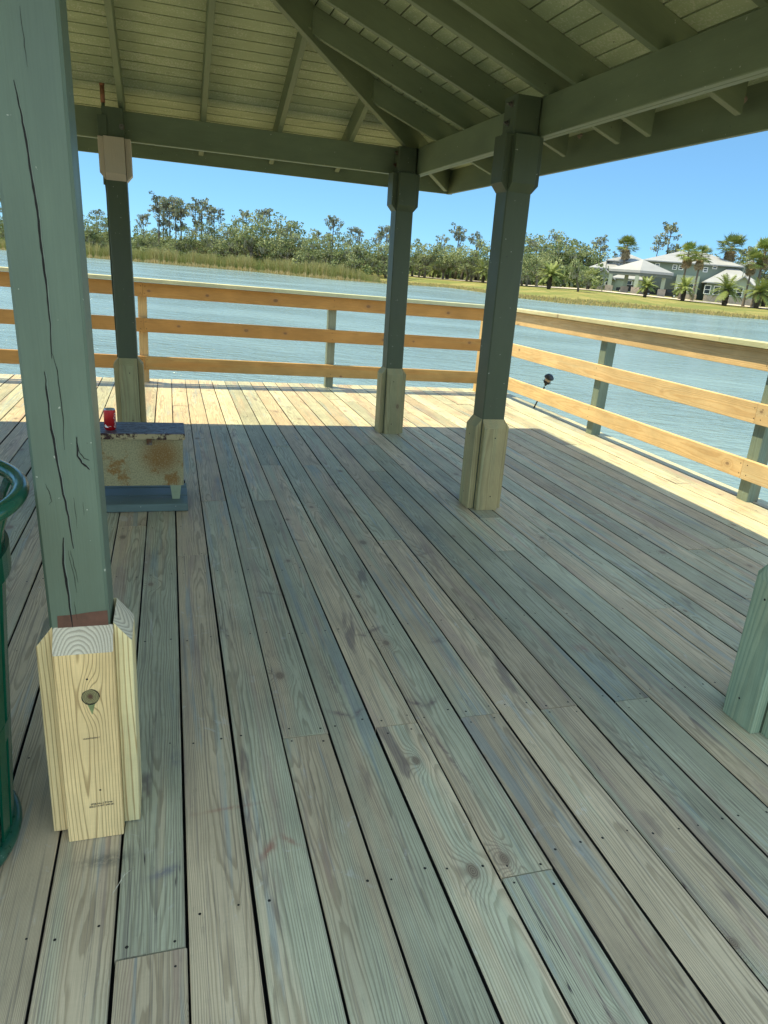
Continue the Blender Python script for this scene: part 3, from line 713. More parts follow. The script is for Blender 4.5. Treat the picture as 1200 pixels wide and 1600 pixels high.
for az in azs:
    rs = interp(shore, az)
    for d in rel: vs.append(ground_at(az, max(2, rs+d)))
nr = len(rel)
for i in range(na-1):
    for j in range(nr-1): fs.append((i*nr+j, i*nr+j+1, (i+1)*nr+j+1, (i+1)*nr+j))
cI = len(vs); vs.append(V((0, 0, WZ-2.5)))
for i in range(na-1): fs.append((cI, i*nr, (i+1)*nr))
def grassmat():
    t = NT('lawn', .9, .1); p = t.n('NewGeometry', out='Position'); x, y, z = t.sep(p)
    q = t.comb(x, y, 0.)
    n = t.noise(q, .09, 5, .65); n2 = t.noise(q, .7, 5, .7); n3 = t.noise(q, 5, 3, .6)
    c = t.mix(t.step(n, .42, .6), (.15, .17, .055), (.27, .235, .09))
    c = t.mix(t.M('MULTIPLY', t.step(n2, .45, .6), .7), c, (.13, .16, .045))
    k = t.rng(n3, .3, .7, .75, 1.25); c = t.mix(1., c, t.comb(k, k, k), 'MULTIPLY')
    edge = t.M('SUBTRACT', 1., t.step(t.M('ADD', z, t.M('MULTIPLY', n2, .3)), WZ+.15, WZ+.75))
    c = t.mix(t.M('MULTIPLY', edge, .8), c, (.30, .23, .09))
    return t.fin(c, None, t.bump(n3, .6, .06))
g = MB(); g.add(vs, fs, smooth=True)
tag(g.build('ground', grassmat()), kind='structure')
def watermat():
    t = NT('lake_water', .12, .2); p = t.n('NewGeometry', out='Position'); x, y, z = t.sep(p)
    a = radians(28)
    xr = t.M('ADD', t.M('MULTIPLY', x, cos(a)), t.M('MULTIPLY', y, -sin(a))); yr = t.M('ADD', t.M('MULTIPLY', x, sin(a)), t.M('MULTIPLY', y, cos(a)))
    q = t.comb(t.M('MULTIPLY', xr, .45), yr, 0.)
    w1 = t.noise(q, 6.5, 3, .55, .3); w2 = t.noise(q, 1.7, 3, .5, .2); w3 = t.noise(q, .12, 3, .5)
    h = t.M('ADD', t.M('MULTIPLY', w1, .5), w2)
    c = t.mix(t.step(w3, .4, .65), (.155, .235, .265), (.185, .27, .29))
    t.b.inputs['IOR'].default_value = 1.33
    return t.fin(c, t.rng(w3, .35, .65, .10, .22), t.bump(h, 1., .17))
w = MB(); n = 96
w.add([(0, 0, WZ)]+[(r*cos(2*pi*i/n), r*sin(2*pi*i/n), WZ) for r in (8, 40, 260) for i in range(n)],
      [(0, 1+i, 1+(i+1) % n) for i in range(n)]+[(1+k*n+i, 1+(k+1)*n+i, 1+(k+1)*n+(i+1) % n, 1+k*n+(i+1) % n) for k in range(2) for i in range(n)])
tag(w.build('lake', watermat()), kind='structure')
# paved drive along the far bank
pth = []
for px, py in [(640, 425.5), (760, 438), (810, 445), (870, 449), (923, 453.5), (1017, 462), (1110, 471), (1200, 481), (1290, 490)]:
    h = hit(px, py); pth.append((az_of(h), hypot(h.x, h.y)))
pth = [(a, min(r, interp(shore, a)+46)) for a, r in pth]
0 and print('PATH', [(round(a, 1), round(r), round(interp(shore, a))) for a, r in pth], 'az0', az_of(ray(1040, 430)))
b = MB(); vs = []; N_ = 120; a0, a1 = pth[0][0], pth[-1][0]
for i in range(N_+1):
    az = a0+(a1-a0)*i/N_; r = interp(sorted(pth), az)
    for dr in (-5, 7): v = ground_at(az, r+dr); v.z += .13; vs.append(v)
b.add(vs, [(2*i, 2*i+1, 2*i+3, 2*i+2) for i in range(N_)])
tag(b.build('path', plain('concrete', (.52, .46, .38), .9, var=.12, scale=.3)), kind='structure')

# ------------------------------------------------------------------ vegetation
M_leaf = tinted('oak_leaves', (.10, .145, .055), (.31, .35, .18), trans=.3)
M_pine = tinted('pine_leaves', (.10, .135, .075), (.31, .33, .22), trans=.2)
M_moss = tinted('hanging_moss', (.17, .18, .13), (.27, .27, .20), trans=.2)
M_bark = tinted('bark', (.085, .07, .055), (.17, .15, .125), rough=.9)
M_palm = tinted('palm_fronds', (.10, .16, .04), (.28, .32, .10), trans=.2)
M_palmd = tinted('dead_fronds', (.25, .19, .11), (.38, .31, .2), trans=.1)
M_trunk = tinted('palm_trunk', (.045, .036, .028), (.11, .09, .07), rough=.95)
M_reed = tinted('reed_blades', (.19, .235, .06), (.50, .39, .20), trans=.2, var=.1)
def leaves(mb, c, rad, n, size, tint, flat=1., down=0, mi=0):
    for _ in range(n):
        while True:
            p = V((R.uniform(-1, 1), R.uniform(-1, 1), R.uniform(-1, 1)))
            if .15 < p.length < 1: break
        p = p*(p.length**-.35)
        p = V(c)+V((p.x*rad, p.y*rad, p.z*rad*flat))
        s_ = size*R.uniform(.6, 1.3)
        a = V((R.gauss(0, 1), R.gauss(0, 1), R.gauss(0, 1))).normalized(); bb = a.cross(V((R.gauss(0, 1), R.gauss(0, 1), R.gauss(0, 1)))).normalized()
        if down: a = V((R.uniform(-.15, .15), R.uniform(-.15, .15), -1)).normalized()*down; bb = V((R.gauss(0, 1), R.gauss(0, 1), 0)).normalized()*.4
        tt = min(1, max(0, tint+R.uniform(-.25, .25)))
        mb.add([p-a*s_*.5-bb*s_*.35, p+a*s_*.5-bb*s_*.2, p+a*s_*.35+bb*s_*.4, p-a*s_*.4+bb*s_*.3], [(0, 1, 2, 3)], mi, tint=tt, bd=(0, 0, 0))
def limb(mb, p, d, L, r, depth, ends, spread=.5, n=3, up=.25):
    pts = [V(p)]; dd = V(d).normalized()
    for i in range(3):
        dd = (dd+V((R.gauss(0, .13), R.gauss(0, .13), R.gauss(0, .08)))).normalized(); pts.append(pts[-1]+dd*L/3)
    mb.tube(pts, [r, r*.85, r*.72, r*.6], 6, tint=R.random())
    if depth == 0: ends.append(pts[-1]); return
    for k in range(n):
        nd = (dd+V((R.gauss(0, spread), R.gauss(0, spread), R.gauss(up, spread*.5)))).normalized()
        limb(mb, pts[-1] if k else pts[2], nd, L*R.uniform(.6, .8), r*.55, depth-1, ends, spread, n, up)
def make_oak(seed, H=1.):
    global R; R = random.Random(seed)
    e = empty('oak_tree', (0, 0, 0), '', ''); tr = MB(); cr = MB(); ms = MB(); ends = []
    limb(tr, (0, 0, 0), (R.uniform(-.1, .1), R.uniform(-.1, .1), 1), 2.6, .32, 2, ends, .75, 3, .2)
    for _ in range(6): ends.append(V((R.uniform(-3, 3), R.uniform(-3, 3), R.uniform(2.5, 9.3))))
    for p in ends:
        p = p.copy(); k = R.uniform(.9, 1.5); leaves(cr, p, k, 60, .30, R.random(), .75)
        if R.random() < .5: leaves(cr, p-V((0, 0, k*.8)), k*.8, 16, .7, R.random(), .5, down=1, mi=1)
    for _ in range(9):
        a = R.uniform(0, 6.3); q = R.uniform(1.2, 3.2); z = R.uniform(2, 8.6); leaves(cr, (q*cos(a), q*sin(a), z), R.uniform(.6, 1.1), 42, .30, R.random(), .7)
    top = max(v[2] for v in cr.v)
    for mb in (tr, cr): mb.v = [(x*10/top, y*10/top, z*10/top) for x, y, z in mb.v]
    tr.build('trunk', M_bark, e); cr.build('crown', [M_leaf, M_moss], e); return e
def make_pine(seed, dead=False):
    global R; R = random.Random(seed)
    e = empty('pine_tree', (0, 0, 0), '', ''); tr = MB(); cr = MB(); ms = MB()
    pts = [V((0, 0, 0))]; lean = V((R.uniform(-.05, .05), R.uniform(-.05, .05), 0))
    for i in range(1, 9): pts.append(V((0, 0, i*9.3/8))+lean*i+V((R.uniform(-.08, .08), R.uniform(-.08, .08), 0)))
    tr.tube(pts, [.17-.014*i for i in range(9)], 7, tint=.3)
    for i in range(20):
        z = 9.3-5.2*R.random()**1.5; f = z/9.3*8; k = min(7, int(f)); base = pts[k].lerp(pts[k+1], f-k)
        a = R.uniform(0, 6.3); L = R.uniform(.6, 1.7)*(1.15-.06*abs(z-7.8)*2)
        end = base+V((cos(a)*L, sin(a)*L, R.uniform(.1, .8)))
        tr.tube([base, base.lerp(end, .5)+V((0, 0, -.05)), end], [.055, .04, .02], 5, tint=.3)
        leaves(cr, end, R.uniform(.3, .58), 26, .24, R.random(), .65)
        if R.random() < .7: leaves(cr, base.lerp(end, .7)-V((0, 0, .4)), .4, 12, .5, R.random(), .6, down=1, mi=1)
    leaves(cr, pts[-1], .65, 50, .24, R.random(), .7)
    tr.build('trunk', M_bark, e); cr.build('crown', [M_pine, M_moss], e); return e
def frond(mb, base, az, elev, L, nleaf, wid, tint, droop=1.):
    pts = []; d = V((cos(az)*cos(elev), sin(az)*cos(elev), sin(elev))); p = V(base)
    for i in range(9):
        pts.append(p.copy()); p += d*L/8; d = (d+V((0, 0, -.16*droop))).normalized()
    mb.tube(pts, [.03-.003*i for i in range(9)], 4, tint=tint*.6)
    side = V((-sin(az), cos(az), 0))
    for k in range(nleaf):
        f = .15+.85*k/nleaf; q = f*8; i = min(7, int(q)); c = pts[i].lerp(pts[i+1], q-i); dd = (pts[i+1]-pts[i]).normalized()
        w_ = wid*sin(pi*(.12+.85*f))+.06
        for s_ in (-1, 1):
            tip = c+side*s_*w_+dd*w_*.6+V((0, 0, -.25*w_*droop+R.uniform(-.04, .08)))
            o = dd*.045
            mb.add([c-o, c+o, tip], [(0, 1, 2)], tint=min(1, max(0, tint+R.uniform(-.2, .2))), bd=(0, 0, 0))
def make_date(seed):
    global R; R = random.Random(seed)
    e = empty('date_palm', (0, 0, 0), '', ''); tr = MB(); cr = MB()
    tr.tube([(0, 0, 0), (0, 0, .35), (0, 0, 1.0), (0, 0, 1.7), (0, 0, 2.1)], [.30, .34, .36, .36, .2], 10, tint=.3)
    for i in range(60):
        a = R.uniform(0, 6.3); z = R.uniform(.2, 1.9); q = V((cos(a), sin(a), 0)); s_ = V((-sin(a), cos(a), 0))
        tr.add([q*.33+s_*.09+V((0, 0, z)), q*.33-s_*.09+V((0, 0, z)), q*.47+V((0, 0, z+.16))], [(0, 1, 2), (2, 1, 0)], tint=R.random())
    for i in range(46):
        el = R.uniform(-.25, 1.35); frond(cr, (0, 0, 2.0), i*2.4+R.uniform(-.2, .2), el, 2.6*R.uniform(.85, 1.1), 22, .42, .35+.4*(el > .3)*R.random()+.1)
    tr.build('trunk', M_trunk, e); cr.build('crown', M_palm, e); return e
def fan(mb, c, d, s_, tint, droop):
    up = V((0, 0, 1)); side = d.cross(up).normalized() if abs(d.z) < .95 else V((1, 0, 0)); nrm = side.cross(d).normalized()
    n = 11
    for k in range(n):
        a = -1.35+2.7*k/(n-1); q = (d*cos(a)+side*sin(a)).normalized()
        tip = V(c)+q*s_+V((0, 0, -droop*s_*.35*abs(sin(a)))); o = (q.cross(nrm)).normalized()*s_*.06
        mid = V(c)+q*s_*.55
        mb.add([V(c), mid-o, tip, mid+o], [(0, 1, 2, 3)], tint=min(1, max(0, tint+R.uniform(-.2, .2))), bd=(0, 0, 0))
def make_fanpalm(seed, skirt=True):
    global R; R = random.Random(seed)
    e = empty('fan_palm', (0, 0, 0), '', ''); tr = MB(); cr = MB(); dd = MB()
    tr.tube([(0, 0, 0), (0, 0, .5), (.03, 0, 3), (.0, .03, 6), (0, 0, 8.6)], [.34, .26, .2, .17, .2], 9, tint=.8)
    for i in range(46):
        el = R.uniform(-.55, 1.45); a = i*2.4+R.uniform(-.2, .2); d = V((cos(a)*cos(el), sin(a)*cos(el), sin(el))); c = V((0, 0, 8.5))+d*R.uniform(.8, 1.5)
        cr.tube([V((0, 0, 8.5)), c], .018, 4, tint=.6); fan(cr, c, d, R.uniform(1.0, 1.45), R.uniform(.1, .8), 1.)
    if skirt:
        for i in range(70):
            z = R.uniform(6.6, 8.3); a = i*2.4; el = R.uniform(-1.45, -.7); d = V((cos(a)*cos(el), sin(a)*cos(el), sin(el))); c = V((0, 0, z))+V((cos(a), sin(a), 0))*.25+d*.25
            fan(dd, c, d, R.uniform(.6, .95), R.random(), .3)
        dd.build('dead_fronds', M_palmd, e)
    tr.build('trunk', M_bark, e); cr.build('crown', M_palm, e); return e
KIND = {'oak': [make_oak(s) for s in (1, 2, 3, 4, 5, 6)], 'pine': [make_pine(s) for s in (11, 12, 13, 14, 15)], 'date': [make_date(s) for s in (21, 22, 23)], 'fan': [make_fanpalm(s) for s in (31, 32)]}
BASEH = {'oak': 10., 'pine': 9.9, 'date': 4.1, 'fan': 10.2}
R = random.Random(77)
used = {}
GR = {'oak': 'broad trees standing beyond the lake', 'pine': 'tall pines standing beyond the lake', 'date': 'date palms along the far bank', 'fan': 'fan palms in front of the far buildings'}
def plant(kind, px, base, top, label, variant=None, wide=1., rz=None):
    """base: Vector on the ground; top: pixel row the crown reaches at that range"""
    L = KIND[kind]; k = variant if variant is not None else R.randrange(len(L)); proto = L[k]
    if (kind, k) not in used: o = proto; used[(kind, k)] = 1
    else: o = copy_tree(proto)
    rg = hypot(base.x, base.y)
    # centre column of the crown at that top row
    tp = at_range(px, top, rg); h = tp.z-base.z
    s_ = h/BASEH[kind]
    o.location = base; o.scale = (s_*wide, s_*wide, s_); o.rotation_euler = (0, 0, R.uniform(0, 6.28) if rz is None else rz)
    tag(o, label, {'oak': 'tree', 'pine': 'pine tree', 'date': 'palm tree', 'fan': 'palm tree'}[kind], GR[kind]); return o
def gpt(px, off):
    az = az_of(ray(px, 430)); return ground_at(az, interp(shore, az)+off)
SECT = [(-400, 40, 'left of the cracked near post'), (40, 195, 'between the cracked near post and the back-left post'), (195, 620, 'between the back-left post and the corner post'),
        (620, 775, 'between the corner post and the right-hand post'), (775, 2000, 'to the right of the right-hand post')]
ORD = ['first', 'second', 'third', 'fourth', 'fifth', 'sixth', 'seventh', 'eighth', 'ninth', 'tenth', 'eleventh', 'twelfth', 'thirteenth', 'fourteenth', 'fifteenth', 'sixteenth', 'seventeenth', 'eighteenth', 'nineteenth', 'twentieth']
def sect(px):
    for i, (a, b, t) in enumerate(SECT):
        if a <= px < b: return i, t
jobs = []   # kind, px, base, top, variant, wide
for px, top, off in [(222,334,22),(243,303,26),(253,314,30),(263,308,25),(271,318,32),(279,310,28),(303,320,24),(313,309,30),(334,324,26),(384,330,24),(410,326,30),(455,347,34),(496,360,30),(520,337,24),(556,356,30),(592,362,34),(604,354,28),
                     (690,368,50),(718,351,55),(749,363,50),(829,372,60),(945,368,82),(970,384,84),(1033,374,85),(1051,350,88),(1060,384,92),(1165,389,88),(1177,384,90),(1205,380,90),(150,328,25),(4,300,20),(-18,308,22)]:
    jobs.append(('pine', px, gpt(px-(px-380)/3520*(430-top), off), top, None, 1.0))
for px, top, off, w_ in [(-60,300,18,1),(-32,318,15,1),(2,318,26,1.1),(30,322,26,1),(120,330,20,1),(141,333,15,1),(163,333,22,1.1),(185,340,18,1.1),(226,352,16,1.1),(246,356,30,1),(290,350,24,1.2),(303,347,15,1.3),(328,348,26,1),(350,339,18,1.2),(372,336,26,1),(393,342,15,1.2),(424,330,18,1.2),(441,342,16,1.2),(466,352,22,1.2),(484,366,14,1.2),(505,364,20,1.2),(532,362,15,1.2),(548,368,24,1.1),(566,366,16,1.1),(584,374,22,1.2),(606,376,16,1.2),(622,374,22,1.2),
                         (236,372,12,1.2),(258,368,20,1.2),(272,362,14,1.2),(282,370,24,1.1),(316,362,20,1.2),(340,352,28,1.2),(362,350,13,1.2),(382,350,30,1.2),(404,352,20,1.2),(414,346,28,1.2),(433,350,26,1.2),(452,356,14,1.3),(476,364,28,1.2),(494,372,24,1.2),(514,370,14,1.3),(524,372,28,1.2),(540,374,20,1.3),(557,378,14,1.3),(575,380,28,1.2),(594,382,15,1.3),(132,346,26,1.1),(152,348,14,1.2),(172,350,28,1.2),(10,336,12,1.2),
                     (658,392,34,1.2),(676,386,50,1.3),(696,388,34,1.3),(716,386,50,1.3),(734,390,34,1.3),(752,388,52,1.3),(773,386,36,1.2),(830,392,40,1.2),(842,374,74,1.2),(862,372,58,1.2),(880,378,62,1.2),(897,388,84,1.2),(910,396,92,1.2),
                     (648,377,42,1.1),(668,373,38,1.2),(688,380,44,1.2),(704,379,36,1.2),(726,376,46,1.2),(742,383,38,1.2),(762,372,44,1.2),(785,374,46,1.2),(808,370,48,1.2),(824,378,42,1.1),(838,362,60,1.2),(853,357,62,1.2),(872,360,70,1.2),(890,366,66,1.2),(846,388,46,1.2),(866,390,52,1.2),(884,388,54,1.2),(905,382,86,1.1),(917,373,74,1.2),(932,384,74,1.2),(1140,398,100,1.2),(1186,396,90,1.2),(1215,392,95,1.2),(1240,396,90,1.3)]:
    jobs.append(('oak', px, gpt(px-(px-380)/3520*(430-top), off), top, None, w_))
jobs = [(k_, p_, ground_at(az_of(b_), max(hypot(b_.x, b_.y), interp(shore, az_of(b_))+100)) if p_ >= 850 else b_, t_, v_, w_) for k_, p_, b_, t_, v_, w_ in jobs]
for px, by, top in [(659,432.5,409),(664,433,416),(676,434.5,410),(685,435,404),(698,437,396),(707,435,404),(722,437,408),(736,437.5,402),(743,439,398),(754,442,407),(857,452,408),(918,453,418),(1007,465,430),(1066,470.5,430),(1131,478,427),(1181,482,433),(1192,479,436),(1215,484,436)]:
    jobs.append(('date', px, hit(px, by), top, None, 1.0 if px > 800 else .9))
jobs.append(('oak', 903, hit(903, 455.5), 385, 2, .85))
for px, by, top, v in [(967,187,370,0),(1064,158,381,1),(1084,156,386,1),(1128,187,368,0),(1181,156,374,0),(1166,154,394,1)]:
    jobs.append(('fan', px, ground_at(az_of(ray(px, 455)), by), top, v, 1.05))
order = {}
for j in sorted(jobs, key=lambda j: j[1]):
    kind, px, base, top, var, wd = j; i, st = sect(px); k = (kind, i); order[k] = order.get(k, 0)+1
    cnt = sum(1 for q in jobs if q[0] == kind and sect(q[1])[0] == i)
    nm = {'oak': 'broad leafy tree', 'pine': 'tall thin pine', 'date': 'short feather-leaved palm', 'fan': 'tall fan palm with dead fronds'}[kind]
    lab = (nm+' '+st) if cnt == 1 else f'{ORD[order[k]-1]} {nm} from the left, {st}' if order[k] <= 20 else nm+' at the far right'
    lab = lab.replace('between the back-left post and the corner post', 'between back-left and corner posts').replace('between the corner post and the right-hand post', 'between corner and right-hand posts').replace('between the cracked near post and the back-left post', 'between cracked and back-left posts').replace('to the right of the right-hand post', 'right of the right-hand post')
    if kind == 'oak' and px == 903: lab = 'pale round tree standing on the lawn in front of the far porch'
    plant(kind, px, base, top, lab, var, wd)
for L in KIND.values():
    for k, o in enumerate(L):
        kk = [a for a, b in KIND.items() if b is L][0]
        if (kk, k) not in used:
            for ch in list(o.children): bpy.data.objects.remove(ch)
            bpy.data.objects.remove(o)
R = random.Random(5)
# undergrowth and far wood that reads as one mass
b = MB()
for px in range(-120, 1320, 4):
    for off in ((46, 62) if px < 640 else (66, 84) if px < 940 else (110, 125)):
        p = gpt(px+R.uniform(-3, 3), off+R.uniform(-6, 6)); leaves(b, p+V((0, 0, R.uniform(.8, 3.4))), R.uniform(1.6, 3), 45, .8, R.random()*.5, .8)
for px in range(-60, 620, 7):
    p = gpt(px, R.uniform(9, 22)); leaves(b, p+V((0, 0, R.uniform(.6, 2.))), R.uniform(.9, 1.7), 60, .4, R.random(), .8)
tag(b.build('undergrowth', M_leaf), kind='stuff', label='dark undergrowth filling the wood beyond the lake')
# reed bed along the left bank
b = MB()
def reed(az, r, h, tint):
    g_ = V((r*sin(radians(az)), r*cos(radians(az)), max(WZ-.1, gz(az, r)))); a = R.uniform(0, 6.3); d = V((cos(a), sin(a), 0))*.055; ln = V((R.gauss(0, .14), R.gauss(0, .14), 0))*h
    b.add([g_-d, g_+d, g_+d*.7+ln*.5+V((0, 0, h*.6)), g_+ln+V((0, 0, h)), g_-d*.7+ln*.5+V((0, 0, h*.6))], [(0, 1, 2, 3, 4)], tint=tint, bd=(0, 0, 0))
azr = (-12.5, 16.0)
clump = [(R.uniform(*azr), R.random()) for _ in range(150)]
clump.sort()
for i in range(24000):
    az = R.uniform(*azr); off = R.uniform(-2.2, 5.5); cl = min(clump, key=lambda c: abs(c[0]-az)+.0) if i % 3 == 0 else None
    n2_ = .5+.5*sin(az*41+3*sin(az*13)); n_ = .5+.5*sin(az*9.1+sin(az*2.3)*3); t_ = max(0, min(1, .05+.55*n2_*R.random()+.25*n_+(.5 if off < -.8 else 0)+R.uniform(-.1, .1)))
    h = (1.5+.9*n_+.7*n2_)*R.uniform(.6, 1.1)*(1 if off > -.8 else .35)
    if az > 12.8: h *= max(.35, 1-(az-12.8)*.22)
    if az < -9.5: h *= .75
    reed(az, interp(shore, az)+off, h, t_)
for i in range(9000):
    az = R.uniform(15, 50); off = R.uniform(-.8, 2.8); reed(az, interp(shore, az)+off, R.uniform(.12, .45)*(1.6 if R.random() < .05 else 1), min(1, R.uniform(.3, .9)))
tag(b.build('reed_bed', M_reed), kind='stuff', label='green and straw coloured reeds along the water line of the far bank')

# ------------------------------------------------------------------ buildings on the far bank
M_wall = plain('sage_siding', (.19, .23, .185), .7, var=.06, scale=.5)
M_wall2 = plain('pale_sage_siding', (.33, .38, .29), .7, var=.06, scale=.5)
M_roof = plain('pale_metal_roof', (.31, .32, .33), .5, var=.06, scale=.4)
M_trim = plain('white_trim', (.75, .75, .72), .5)
M_stone = plain('stone_base', (.42, .34, .28), .9, var=.25, scale=1.5)
M_glass = plain('window_glass', (.03, .04, .05), .1, spec=.8)
M_drk = plain('dark_soffit_shade', (.10, .12, .11), .8)  # dark fascia and poles; also paints the portico's shade on its wall
az0 = az_of(ray(1040, 430)); D0 = 172.
FO = V((D0*sin(radians(az0)), D0*cos(radians(az0)), 0)); fn = FO.normalized(); fu = V((fn.y, -fn.x, 0))
def fb(px, py, n=0.):
    """point of the photograph on the vertical plane n metres behind the facade plane -> (u, z)"""
    r = ray(px, py); k = (FO.dot(fn)+n-EYE.dot(fn))/r.dot(fn); p = EYE+r*k; return (p-FO).dot(fu), p.z
def W3(u, n, z): return FO+fu*u+fn*n+V((0, 0, z))
def bbox(mb, u0, u1, n0, n1, z0, z1, mi=0):
    vs = [W3(u0,n0,z0),W3(u1,n0,z0),W3(u1,n1,z0),W3(u0,n1,z0),W3(u0,n0,z1),W3(u1,n0,z1),W3(u1,n1,z1),W3(u0,n1,z1)]
    mb.add(vs, [(0,3,2,1),(4,5,6,7),(0,1,5,4),(1,2,6,5),(2,3,7,6),(3,0,4,7)], mi)
def hip(mb, u0, u1, n0, n1, z, h, ov=1., inset=None, th=.22):
    u0 -= ov; u1 += ov; n0 -= ov; n1 += ov; ins = inset if inset is not None else min(u1-u0, n1-n0)/2; nm_ = (n0+n1)/2
    a, c = u0+ins, u1-ins
    if c < a: a = c = (a+c)/2
    vs = [W3(u0,n0,z+th),W3(u1,n0,z+th),W3(u1,n1,z+th),W3(u0,n1,z+th),W3(a,nm_,z+h),W3(c,nm_,z+h)]
    mb.add(vs, [(0,1,5,4),(2,3,4,5),(1,2,5),(3,0,4)]); 
    bbox(mb, u0, u1, n0, n1, z, z+th-.01)
def window(parent, u, n, z, w_, h_, nm='window'):
    f = MB()
    for (a0_, a1_, z0_, z1_) in ((u-w_/2, u-w_/2+.16, z, z+h_), (u+w_/2-.16, u+w_/2, z, z+h_), (u-w_/2+.16, u+w_/2-.16, z, z+.16), (u-w_/2+.16, u+w_/2-.16, z+h_-.16, z+h_), (u-w_/2+.16, u+w_/2-.16, z+h_/2-.06, z+h_/2+.06)): bbox(f, a0_, a1_, n-.1, n+.02, z0_, z1_)
    fo = f.build(nm, M_trim, parent); g_ = MB(); bbox(g_, u-w_/2+.1, u+w_/2-.1, n-.05, n+.03, z+.1, z+h_-.1); g_.build('pane', M_glass, fo)
def gable(mb, u0, u1, n0, n1, z0, ze, zr):
    um = (u0+u1)/2
    vs = [W3(u0,n0,z0),W3(u1,n0,z0),W3(u1,n0,ze),W3(um,n0,zr),W3(u0,n0,ze),W3(u0,n1,z0),W3(u1,n1,z0),W3(u1,n1,ze),W3(um,n1,zr),W3(u0,n1,ze)]
    mb.add(vs, [(0,1,2,3,4),(9,8,7,6,5),(0,4,9,5),(1,6,7,2)])
def gable_roof(mb, u0, u1, n0, n1, ze, zr, ov=.7, th=.25):
    um = (u0+u1)/2; k = (zr-ze)/((u1-u0)/2); ze -= k*ov; u0 -= ov; u1 += ov; n0 -= ov
    for s_ in (0, 1):
        ua = u0 if s_ == 0 else u1
        vs = [W3(ua,n0,ze),W3(um,n0,zr),W3(um,n1,zr),W3(ua,n1,ze),W3(ua,n0,ze+th),W3(um,n0,zr+th),W3(um,n1,zr+th),W3(ua,n1,ze+th)]
        mb.add(vs, [(0,1,2,3),(7,6,5,4),(0,4,5,1),(1,5,6,2),(2,6,7,3),(3,7,4,0)])
bm = empty('lodge_building', W3(0, 0, 0)*0, 'large sage green lodge with pale metal hipped roofs across the lake', 'building')
zg = gz(az0, D0)-.8
# main two storey block
u0, ze = fb(1005, 407.5, 10); u1, _ = fb(1160, 419, 10); _, zr = fb(1078, 393, 18)
b = MB(); bbox(b, u0+1, u1-1, 10, 28, zg, ze); b.build('wall', M_wall, bm)
b = MB(); hip(b, u0+1, u1-1, 10, 28, ze, zr-ze, 1.2, 8.); b.build('roof', M_roof, bm)
for px, py in [(1027,416),(1054,418.5),(1064,419),(1102,422.5),(1117,417.5)]:
    u, z = fb(px, py, 10); window(bm, u, 10, z-.4, 1.0, 1.1)
# upper left block
u0, ze = fb(953, 408, 16); u1, _ = fb(1012, 410, 16); _, zr = fb(987, 398, 22)
b = MB(); bbox(b, u0, u1, 16, 27, zg, ze); b.build('wall', M_wall, bm)
b = MB(); hip(b, u0, u1, 16, 27, ze, zr-ze, 1.); b.build('roof', M_roof, bm)
for px in (962, 972):
    u, z = fb(px, 414.5, 16); window(bm, u, 16, z-.5, 1.6, 1.1)
# left wing, its gable and its stone base
u0, zb_ = fb(923, 455, 6); u1, _ = fb(953, 455, 6); _, ze = fb(923, 431, 6); _, zr = fb(940, 420.5, 6)
b = MB(); gable(b, u0, u1, 6, 24, zg, ze, zr); b.build('wall', M_wall2, bm)
b = MB(); gable_roof(b, u0, u1, 6, 24, ze, zr); b.build('roof', M_roof, bm)
b = MB(); bbox(b, u0-.1, u1+.1, 5.8, 6.4, zg, fb(940, 448, 6)[1]); b.build('stone_base', M_stone, bm)
for px, py in [(938, 446), (948.5, 446.5)]:
    u, z = fb(px, py, 6); window(bm, u, 6, z, 1.2, 1.7)
u0, ze = fb(925, 419, 14); u1, _ = fb(956, 424, 14); _, zr = fb(955, 410, 20)
b = MB(); hip(b, u0, u1+2, 12, 26, ze, zr-ze+.5, .5); b.build('roof', M_roof, bm)
b = MB(); bbox(b, u0+.5, u1+1.5, 12.5, 25, zg, ze); b.build('wall', M_wall, bm)
# wall behind the portico
u0, _ = fb(955, 450, 9); u1, _ = fb(1012, 450, 9); _, ze = fb(985, 437, 9)
b = MB(); bbox(b, u0, u1, 9, 12, zg, ze); b.build('wall', M_wall2, bm)
b = MB(); hip(b, u0, u1, 9, 14, ze, 1.6, .6); b.build('roof', M_roof, bm)
for px, py in [(981, 452), (1018, 453), (1029, 454.5), (1040, 455)]:
    u, z = fb(px, py, 8.9); window(bm, u, 8.9 if px < 1012 else 9.9, z, 1.4, 2.0)
u0, _ = fb(1008, 450, 9.4); u1, _ = fb(1056, 450, 9.4)
b = MB(); bbox(b, u0, u1, 9.6, 9.9, zg, fb(1030, 430, 9.4)[1]); b.build('wall', M_drk, bm)  # dark panel added for the shade behind the portico
u0, _ = fb(1052, 460, 5); u1, _ = fb(1088, 460, 5); _, ze = fb(1056, 429, 5)
b = MB(); bbox(b, u0, u1, 5, 12, zg, ze); b.build('wall', M_wall2, bm)
b = MB(); bbox(b, u0-.1, u1+.1, 4.8, 5.4, zg, fb(1070, 459, 5)[1]); b.build('stone_base', M_stone, bm)
for px, py in [(1060.5, 456.5), (1077, 457)]:
    u, z = fb(px, py, 5); window(bm, u, 5, z, 1.4, 1.9)
